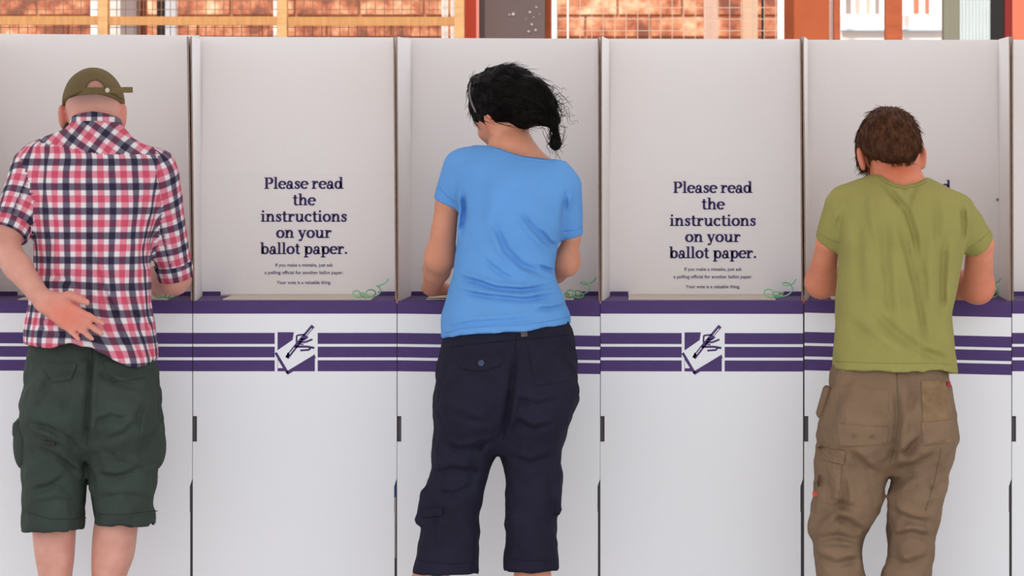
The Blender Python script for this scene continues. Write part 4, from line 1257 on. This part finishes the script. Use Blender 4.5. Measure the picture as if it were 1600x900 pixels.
    f.folds([([(770, 345), (790, 390), (815, 415), (850, 430)], 6, 5, -1), ([(812, 330), (835, 360), (862, 390)], 5, 4, -1), ([(716, 434), (745, 440), (775, 450), (815, 453), (862, 448)], 6, 3.5, 1),
             ([(712, 455), (760, 462), (820, 468), (872, 460)], 5, 3.5, 1), ([(755, 405), (780, 425), (800, 437)], 4, 4, 1), ([(885, 300), (880, 335), (878, 368)], 7, 3.5, 1), ([(722, 300), (724, 330), (718, 370)], 6, 3.5, -1),
             ([(836, 482), (860, 482), (884, 478)], 4, 3, 1), ([(700, 512), (740, 503), (790, 500), (850, 495)], 3, 3.5, 1), ([(840, 415), (855, 422), (866, 425)], 5, 3, 1), ([(840, 355), (858, 378), (868, 386)], 4, 3, 1),
             ([(760, 262), (755, 310), (750, 350)], 2, 9, 1), ([(888, 330), (898, 340), (908, 338)], 4, 3, 1)], -.275, -.38, 2.3)
    f.rough(.0012, (60, 60, 40), 11); f.rough(.0005, (160, 160, 110), 13)
    V, Q, _ = f.mesh(2); tv = bvh(V, Q)
    MT = cloth_mat('blue_jersey', (98, 152, 212), .05, .15); MT2 = cloth_mat('blue_rib', (88, 142, 206), .04, .15)
    ts = to_obj('t_shirt', (V, Q), MT, root)
    seam('neck_band', tv, [(770, 232.5), (791, 240), (817, 247), (844, 251), (866, 253.5)], 4, MT, ts, ref_y=-.31)
    seam('hem_stitch', tv, [(694, 522), (720, 514), (760, 510), (820, 507), (860, 502), (887, 498)], 1.4, MT2, ts, ref_y=-.43)
    seam('sleeve_hem', tv, [(687, 294), (700, 308), (719, 321)], 1.6, MT2, ts, ref_y=-.28)
    seam('sleeve_hem', tv, [(881, 361), (895, 360), (909, 355)], 1.6, MT2, ts, ref_y=-.26)
    # --- cropped trousers
    f = field_px(628, 925, 480, 910, -.53, -.16, .005)
    f.add(loft(rows_hip, n=2.4), 0); f.add(loft(rows_ll), .014); f.add(loft(rows_rl), .014)
    f.add(ell(W(742, 628, -.42), (.078, .073, .082)), .04); f.add(ell(W(846, 622, -.42), (.078, .073, .082)), .04)
    f.add(rbox(W(665, 792, -.33), (.018, .055, .045), .014, np.array(Matrix.Rotation(math.radians(14), 3, 'Y'))), .012)
    f.add(rbox(W(870, 770, -.33), (.012, .05, .055), .010), .012)
    f.cut(rcone(W(697, 876, -.325), W(697, 925, -.325), .042, .042)); f.cut(rcone(W(830, 876, -.325), W(830, 925, -.325), .038, .038))
    f.folds([([(806, 545), (802, 590), (795, 640), (784, 690)], 10, 5, 1), ([(690, 695), (720, 705), (745, 700), (772, 690)], 5, 5, 1), ([(700, 640), (735, 655), (770, 660)], 4, 6, 1), ([(800, 650), (830, 670), (870, 660)], 5, 5, 1),
             ([(795, 715), (830, 725), (868, 712)], 4, 5, 1), ([(680, 770), (710, 775), (745, 755)], 4, 5, 1), ([(675, 745), (705, 735), (750, 740)], 4, 5, 1), ([(800, 620), (840, 632), (885, 618)], 5, 6, 1), ([(680, 800), (675, 850)], 3, 5, 1),
             ([(760, 670), (740, 720), (735, 770)], 4, 6, 1), ([(850, 740), (862, 780), (866, 830)], 3, 5, 1)], -.33, -.45)
    f.rough(.0022, (75, 75, 70), 12); f.rough(.0010, (180, 180, 150), 17)
    V, Q, _ = f.mesh(2); pv = bvh(V, Q)
    MN = cloth_mat('navy_cotton', (35, 33, 48), .15); MN2 = cloth_mat('navy_seam', (30, 29, 42), .1)
    tr = to_obj('trousers', (V, Q), MN, root)
    patch('back_pocket_flap', pv, ((714, 560), (788, 556), (784, 568), (718, 573)), MN, tr, th=.004, sag=8)
    patch('back_pocket', pv, ((825, 545), (894, 538), (892, 595), (838, 600)), MN, tr, th=.0025)
    seam('center_seam', pv, [(806, 525), (804, 590), (796, 640), (785, 688)], 2, MN2, tr)
    seam('waist_seam', pv, [(692, 546), (740, 538), (806, 532), (888, 525)], 1.8, MN2, tr)
    seam('hem_stitch', pv, [(652, 880), (700, 884), (745, 883)], 1.5, MN2, tr); seam('hem_stitch', pv, [(790, 876), (830, 879), (870, 878)], 1.5, MN2, tr)
    for (px, py, m, r, nm) in ((752, 567, mat('blue_button', (52, 62, 92), .4), 5, 'pocket_button'),):
        c = W(px, py, -.46); hit = pv.ray_cast(Vector((c[0], -1.5, c[2])), Vector((0, 1, 0)))[0]
        MB().tube([(c[0], hit.y - .003, c[2]), (c[0], hit.y - .009, c[2])], r * S(-.46), 12).build(nm, m, tr)
    patch('belt_loop', pv, ((813, 514), (823, 513), (824, 526), (814, 527)), mat('tan_tab', (84, 74, 66), .7, .2, 60), tr, 3, 4, .006)
    patch('cargo_flap', pv, ((657, 800), (690, 796), (690, 808), (657, 812)), MN, tr, 5, 4, .006)
    shoes(root, ((680, -.32, 10), (832, -.32, -8)), mat('black_shoe', (36, 34, 36), .6))
    # --- hair: drawn back into a loose curly bunch
    f = Field(W(715, 260, -.45) * np.array([1, 0, 1]) + np.array([0, -.40, 0]), W(900, 80, -.3) * np.array([1, 0, 1]) + np.array([0, -.05, 0]), .0035)
    f.add(ell(LH(0, -.012, .026), (.081, .097, .091), RH))
    f.add(ell(W(800, 150, -.24), (.066, .06, .066)), .03)
    bun = W(838, 164, -.275)
    f.add(ell(bun, (.052, .045, .046)), .03); f.add(ell(W(852, 178, -.28), (.034, .036, .036)), .02); f.add(ell(W(822, 184, -.272), (.036, .036, .03)), .02); f.add(ell(W(828, 138, -.265), (.034, .034, .028)), .02)
    f.add(rcone(W(864, 188, -.285), W(869, 214, -.285), .012, .011), .02); f.add(ell(W(868, 222, -.285), (.014, .014, .017)), .01); f.add(rcone(W(745, 134, -.17), W(747, 176, -.18), .016, .010), .02)
    # leave the ear, cheek and nape free
    nrm_ = np.array([math.cos(math.radians(38)), 0, math.sin(math.radians(62))])
    f.cut(ell(W(755, 213, -.21), (.034, .16, .040), np.array(Matrix.Rotation(math.radians(-32), 3, 'Y'))))
    f.cut(ell(W(790, 222, -.22), (.05, .16, .030), np.array(Matrix.Rotation(math.radians(12), 3, 'Y'))))
    f.cut(ell(LH(0, .10, -.05), (.07, .06, .075), RH))
    f.rough(.0035, (70, 70, 70), 21); f.rough(.0016, (190, 190, 190), 22)
    V, Q, _ = f.mesh(1); N = normals(V, Q)
    MH = mat('black_hair', (15, 10, 9), .6, .3, 90, .5, 160, (1, 1, 1), spec=.08)
    hair = to_obj('hair', (V, Q), MH, root)
    sel = V[:, 1] < hc[1] + .07
    def flow(p):
        return unit(bun - p + np.array([.02, -.01, -.01]))
    strands(V[sel], N[sel], 1300, .05, .0008, MH, 'loose_strands', hair, flow, 5, .02, .08)
    g = random.Random(4); mb = MB()
    for i in range(90):
        a = g.uniform(0, 6.28); st = bun + np.array([.042 * math.cos(a) + g.uniform(-.01, .02), g.uniform(-.03, .02), .036 * math.sin(a)])
        if i >= 55: st = W(g.uniform(858, 872), g.uniform(186, 205), -.285 + g.uniform(-.015, .015))
        d = unit(np.array([.55 + .5 * math.cos(a), g.uniform(-.3, .3), .5 * math.sin(a) - .25])) if i < 55 else unit(np.array([g.uniform(-.12, .25), g.uniform(-.2, .2), -1]))
        L = g.uniform(.03, .06) if i < 55 else g.uniform(.03, .075); tw = g.uniform(.004, .009); ph = g.uniform(0, 6.28); turns = g.uniform(1, 2.5)
        e1 = unit(np.cross(d, (0, 1, .3))); e2 = np.cross(d, e1); pts = []
        for k in range(13):
            t = k / 12
            pts.append(st + d * L * t + tw * math.sin(math.pi * min(1, t * 2) / 2) * (math.cos(ph + turns * 6.28 * t) * e1 + math.sin(ph + turns * 6.28 * t) * e2) + np.array([0, 0, -.012 * t * t]))
        mb.tube(pts, [.0010 * (1 - .7 * k / 12) for k in range(13)], 3)
    for i in range(7):          # fly-aways over the crown
        px = g.uniform(758, 838); st = W(px, 104 + abs(px - 782) * .25, -.2 + g.uniform(-.05, .05)); d = unit(np.array([g.uniform(.2, 1), g.uniform(-.2, .2), g.uniform(.1, .7)])); L = g.uniform(.008, .022)
        mb.tube([st + d * L * k / 6 + np.array([0, 0, -.010 * (k / 6) ** 2]) for k in range(7)], [.0007 * (1 - .1 * k) for k in range(7)], 3)
    tag(mb.build('curls', MH, hair, smooth=True), kind='stuff')
    hb = MB(); pts = []
    for k in range(17):
        t = math.radians(-96 + 192 * k / 16)
        pts.append(LH(.0825 * math.sin(t), .022 + .006 * math.cos(t), .026 + .0925 * math.cos(t)))
    hb.tube(pts, .0028, 6); tag(hb.build('headband', mat('grey_band', (128, 116, 118), .4), hair, smooth=True), 'thin grey headband')
    return root

# ================================================================ man in the green t-shirt
def man_green():
    root = empty('person', (W(1392, 0, -.33)[0], -.33, 0))
    tag(root, 'brown haired man in green t-shirt and baggy khaki cargo trousers leaning on desk', 'person')
    RH = rotm(10, 38, -2); hc = W(1390, 239, -.15); ks = 1.0
    rows_top = [(268, 1378, 1440, -.20, .05), (276, 1352, 1454, -.21, .066), (283, 1330, 1466, -.22, .078), (291, 1314, 1482, -.23, .09), (302, 1306, 1500, -.24, .10), (325, 1303, 1510, -.25, .112), (360, 1308, 1510, -.26, .12), (400, 1310, 1504, -.265, .122),
                (450, 1308, 1495, -.275, .122), (500, 1306, 1487, -.29, .122), (540, 1302, 1491, -.30, .134), (580, 1300, 1495, -.305, .142)]
    rows_hip = [(545, 1312, 1472, -.305, .105), (580, 1300, 1482, -.31, .118), (626, 1290, 1487, -.325, .134), (670, 1282, 1492, -.33, .132), (700, 1292, 1482, -.33, .11), (722, 1335, 1450, -.33, .088), (742, 1376, 1408, -.33, .05)]
    rows_ll = [(605, 1300, 1388, -.33, .09), (645, 1286, 1399, -.33, .13), (705, 1275, 1393, -.325, .12), (773, 1270, 1381, -.32, .108), (800, 1266, 1372, -.32, .104), (826, 1261, 1358, -.32, .10), (853, 1271, 1347, -.32, .09), (900, 1276, 1352, -.32, .088), (990, 1282, 1354, -.32, .085), (1112, 1278, 1356, -.31, .088)]
    rows_rl = [(605, 1408, 1484, -.33, .09), (645, 1403, 1491, -.33, .13), (693, 1397, 1494, -.33, .12), (748, 1392, 1481, -.32, .108), (775, 1386, 1474, -.32, .104), (815, 1388, 1466, -.32, .10), (858, 1387, 1461, -.32, .09), (900, 1376, 1455, -.32, .088), (990, 1386, 1458, -.32, .085), (1112, 1382, 1462, -.31, .088)]
    f = field_px(1235, 1580, 155, 1141, -.52, .28, .0045)
    add_head(f, hc, RH, ks)
    f.add(rcone(W(1400, 250, -.185), W(1408, 292, -.225), .056, .060), .025)
    f.add(rcone(W(1404, 300, -.23), W(1350, 324, -.25), .050, .036), .03); f.add(rcone(W(1412, 300, -.23), W(1468, 326, -.25), .050, .036), .03)
    f.add(loft(rows_top[5:-2], shrink=.018), .02); f.add(loft(rows_hip[:-2], shrink=.018), .02)
    for a, b, c in ((1335, 1318, 1316), (1442, 1428, 1421)):
        f.add(rcone(W(a, 650, -.33), W(b - 8, 860, -.32), .062, .036), .03); f.add(rcone(W(b - 8, 860, -.32), W(c, 1105, -.315), .036, .03), .02)
    # arms: elbows at the desk edge
    slL = (W(1322, 328, -.25), W(1293, 380, -.215), .058, .0365); slR = (W(1490, 334, -.25), W(1531, 383, -.200), .058, .0425)
    el, wr = W(1283, 441, -.115), on_desk(1345, .10, .05)
    sleeve_arm(f, slL, el, .039); mid = el * .6 + wr * .4
    f.add(rcone(el, mid, .039, .0365), .02); f.add(rcone(mid, wr, .0365, .027), .012)
    add_hand(f, wr, (.5, 1, -.05), (0, -.1, -1), (1, -.4, 0), .95, curl=(5, 5, 6, 6), tcurl=28)
    el, wr = W(1528, 449, -.11), on_desk(1450, .12, .05)
    sleeve_arm(f, slR, el, .040); mid = el * .6 + wr * .4
    f.add(rcone(el, mid, .041, .037), .02); f.add(rcone(mid, wr, .037, .027), .012)
    add_hand(f, wr, (-.5, 1, -.05), (0, -.1, -1), (-1, -.4, 0), .95, curl=(5, 5, 6, 6), tcurl=30)
    V, Q, _ = f.mesh(2)
    LH = lambda x, y, z: hc + RH @ (np.array([x, y, z]) * ks)
    zones = [(LH(-.08, 0, -.02), (.016, .03, .04), (206, 112, 96), .8), (LH(.08, 0, -.02), (.016, .03, .04), (206, 112, 96), .8), (W(1405, 262, -.25), (.08, .06, .032), (206, 108, 74), .85),
             (W(1534, 452, -.10), (.04, .06, .06), (212, 112, 88), .7), (W(1280, 420, -.12), (.04, .06, .08), (208, 116, 90), .5),
             (LH(0, .1, -.066), (.024, .02, .012), (176, 92, 84), .8), (LH(.031, .09, -.004), (.012, .01, .006), (40, 30, 28), .9), (LH(-.031, .09, -.004), (.012, .01, .006), (40, 30, 28), .9)]
    to_obj('body', (V, Q), skin_mat('skin_tanned', (202, 128, 98)), root, attrs={'tint': ('FLOAT_COLOR', tint_array(V, (222, 144, 112), zones))})
    # --- t-shirt
    top = [(1250, 300), (1320, 285), (1360, 272), (1372, 271.5), (1386, 281), (1400, 288), (1412, 289), (1432, 286), (1446, 280), (1456, 279), (1475, 289), (1560, 330)]
    hem = [(1280, 572), (1340, 574), (1400, 574), (1450, 574), (1482, 578), (1510, 580)]
    f = field_px(1255, 1570, 256, 596, -.50, -.05, .0045)
    f.add(loft(rows_top, hem=hem), 0, 1)
    f.add(rcone(*slL, True), .02, 2)
    f.add(rcone(*slR, True), .02, 2)
    tx = [W(q[0], 0, -.3)[0] for q in top]; tz = [W(0, q[1], -.3)[2] for q in top]
    f.clip(lambda X, Y, Z: Z - np.interp(X.ravel(), tx, tz)[:, None, None].astype(np.float32) + 0 * Y)
    f.folds([([(1378, 280), (1398, 305), (1418, 330), (1430, 370), (1438, 430)], 6, 5, 1), ([(1436, 290), (1424, 310), (1418, 330)], 5, 4, -1), ([(1385, 345), (1384, 400), (1388, 450), (1392, 510)], 4, 7, 1), ([(1408, 350), (1420, 400), (1432, 450), (1440, 510), (1445, 565)], 5, 6, -1),
             ([(1445, 360), (1442, 420), (1446, 480)], 4, 6, 1), ([(1478, 370), (1474, 430), (1472, 500)], 4, 6, 1), ([(1316, 330), (1312, 360), (1312, 400)], 6, 4, -1), ([(1506, 318), (1510, 350), (1508, 390)], 6, 4, 1), ([(1345, 330), (1342, 400), (1345, 470)], 3, 8, 1),
             ([(1360, 480), (1400, 520), (1440, 548), (1486, 566)], 4, 7, 1), ([(1325, 500), (1360, 530), (1400, 560)], 3, 8, 1), ([(1350, 290), (1352, 330), (1360, 380)], 3, 6, 1), ([(1460, 300), (1466, 340), (1462, 380)], 3, 6, 1)], -.275, -.38, 2.5)
    f.rough(.0018, (80, 60, 22), 31); f.rough(.0006, (170, 150, 60), 33)
    V, Q, _ = f.mesh(2); tv = bvh(V, Q)
    MT = cloth_mat('green_jersey', (150, 143, 82), .07, .2); MT2 = cloth_mat('green_rib', (140, 135, 74), .05, .2)
    ts = to_obj('t_shirt', (V, Q), MT, root)
    seam('neck_band', tv, [(1375, 276), (1386, 285), (1400, 292), (1412, 293), (1432, 290), (1446, 284)], 6, MT2, ts, ref_y=-.29)
    seam('hem_stitch', tv, [(1304, 566), (1400, 567), (1450, 567), (1490, 571)], 1.4, MT2, ts, ref_y=-.42)
    seam('sleeve_hem', tv, [(1279, 365), (1295, 373), (1311, 379)], 1.5, MT2, ts, ref_y=-.25)
    seam('sleeve_hem', tv, [(1512, 388), (1530, 376), (1546, 361)], 1.5, MT2, ts, ref_y=-.24)
    # --- cargo trousers
    f = field_px(1240, 1520, 540, 1130, -.52, -.14, .005)
    f.add(loft(rows_hip, n=2.4), 0); f.add(loft(rows_ll), .014); f.add(loft(rows_rl), .014)
    f.add(ell(W(1345, 672, -.405), (.07, .07, .085)), .04); f.add(ell(W(1442, 676, -.405), (.065, .07, .08)), .04)
    f.folds([([(1400, 600), (1403, 650), (1398, 700), (1392, 728)], 9, 6, 1), ([(1320, 700), (1345, 720), (1372, 745)], 5, 6, 1), ([(1280, 815), (1310, 790), (1340, 795)], 7, 6, -1), ([(1300, 808), (1330, 820), (1352, 835)], 7, 6, 1), ([(1275, 845), (1310, 840), (1345, 848)], 6, 5, -1),
             ([(1275, 870), (1305, 885), (1350, 876)], 6, 6, 1), ([(1318, 745), (1322, 775), (1318, 800)], 5, 5, 1), ([(1392, 715), (1420, 705), (1440, 680)], 7, 6, 1), ([(1398, 735), (1430, 728), (1465, 705)], 6, 6, 1), ([(1395, 770), (1420, 745), (1440, 740)], 6, 6, -1),
             ([(1390, 800), (1425, 815), (1460, 820)], 5, 6, 1), ([(1392, 845), (1425, 835), (1460, 845)], 5, 6, 1), ([(1385, 875), (1420, 885), (1455, 872)], 5, 6, 1), ([(1448, 755), (1462, 775), (1475, 750)], 4, 5, 1), ([(1330, 590), (1310, 630), (1305, 660)], 3, 6, 1),
             ([(1425, 590), (1430, 615), (1410, 650)], 5, 6, 1), ([(1290, 735), (1298, 770), (1290, 800)], 4, 6, 1), ([(1400, 860), (1410, 895)], 4, 6, 1), ([(1280, 930), (1330, 945)], 5, 6, 1), ([(1390, 930), (1440, 945)], 5, 6, 1)], -.325, -.45)
    f.rough(.0030, (75, 75, 70), 32); f.rough(.0012, (180, 180, 150), 34)
    V, Q, _ = f.mesh(2); pv = bvh(V, Q)
    MK = cloth_mat('khaki_cotton', (126, 102, 81), .12); MK2 = cloth_mat('khaki_seam', (112, 93, 72), .1)
    tr = to_obj('trousers', (V, Q), MK, root)
    patch('seat_patch', pv, ((1312, 604), (1388, 610), (1384, 694), (1310, 690)), MK, tr, th=.002)
    patch('back_pocket_flap', pv, ((1308, 661), (1388, 667), (1384, 692), (1312, 697)), MK, tr, th=.005)
    patch('back_pocket', pv, ((1440, 596), (1480, 596), (1488, 690), (1442, 694)), cloth_mat('worn_khaki', (132, 106, 78), .2, vscale=30), tr, th=.004)
    patch('back_pocket_flap', pv, ((1438, 658), (1488, 656), (1490, 682), (1442, 694)), MK, tr, th=.008)
    patch('cargo_flap', pv, ((1276, 700), (1320, 704), (1318, 726), (1290, 720)), MK, tr, 6, 5, .006)
    patch('cargo_pocket', pv, ((1276, 722), (1316, 726), (1310, 790), (1274, 786)), MK, tr, 6, 6, .003)
    seam('center_seam', pv, [(1402, 585), (1404, 650), (1398, 700), (1392, 725)], 2.2, MK2, tr)
    seam('side_seam', pv, [(1470, 700), (1462, 750), (1448, 800)], 2, MK2, tr)
    for px, py in ((1334, 680), (1363, 681)):
        c = W(px, py, -.46); hit = pv.ray_cast(Vector((c[0], -1.5, c[2])), Vector((0, 1, 0)))[0]
        MB().tube([(c[0], hit.y - .004, c[2]), (c[0], hit.y - .008, c[2])], .0045, 10).build('pocket_stud', MK2, tr)
    c = W(1274, 770, -.34)
    tag(MB().box((c[0] - .008, c[1] - .04, c[2] - .006), (c[0] + .008, c[1] - .02, c[2] + .006)).build('pocket_label', mat('red_label', (190, 74, 52), .6), tr), 'small red label')
    c = W(1481.5, 600, -.36)
    tag(MB().box((c[0] - .004, c[1] - .03, c[2] - .005), (c[0] + .004, c[1] - .01, c[2] + .007)).build('pocket_label', mat('crimson_label', (170, 40, 60), .6), tr), 'small crimson label')
    for px, py, sx in ((1287, 628, -1),):
        c = W(px, py, -.31); fp = Field(c - .1, c + .1, .005)
        fp.add(rbox(c, (.010, .045, .042), .009, np.array(Matrix.Rotation(math.radians(16), 3, 'Y'))))
        to_obj('hip_pocket', fp.mesh(2), MK, tr)
    shoes(root, ((1318, -.32, 8), (1422, -.32, -8)), mat('brown_shoe', (84, 66, 50), .7))
    # --- short brown hair
    f = Field(hc - np.array([.12, .13, .12]), hc + np.array([.12, .14, .13]), .0035)
    f.add(ell(LH(0, -.010, .022), (.0815, .0995, .094), RH))
    f.add(ell(LH(0, -.074, -.04), (.058, .03, .05), RH), .03)
    f.add(ell(LH(-.07, .012, -.01), (.014, .03, .032), RH), .015); f.add(ell(LH(.07, .012, -.01), (.014, .03, .032), RH), .015)
    loc = lambda X, Y, Z, k: (X - hc[0]) * RH[0, k] + (Y - hc[1]) * RH[1, k] + (Z - hc[2]) * RH[2, k]
    f.cut(ell(LH(0, .09, -.045), (.07, .07, .075), RH))
    for sx in (-1, 1): f.cut(ell(LH(sx * .083, -.006, -.03), (.022, .02, .034), RH))
    f.clip(lambda X, Y, Z: -(loc(X, Y, Z, 2) + .086 + .0 * X))
    f.rough(.0018, (120, 120, 60), 41); f.rough(.0012, (260, 260, 120), 42)
    V, Q, _ = f.mesh(1); N = normals(V, Q)
    MH = mat('brown_hair', (82, 50, 33), .65, .35, 60, .5, 200, spec=.1)
    hair = to_obj('hair', (V, Q), MH, root)
    crown = LH(.01, -.03, .118)
    sel = (V[:, 1] < hc[1] + .05)
    strands(V[sel], N[sel], 2600, .03, .0008, MH, 'loose_strands', hair, lambda p: unit(p - crown + np.array([0, 0, -.02])), 6, .06, .13)
    return root

man_plaid()
woman_blue()
man_green()
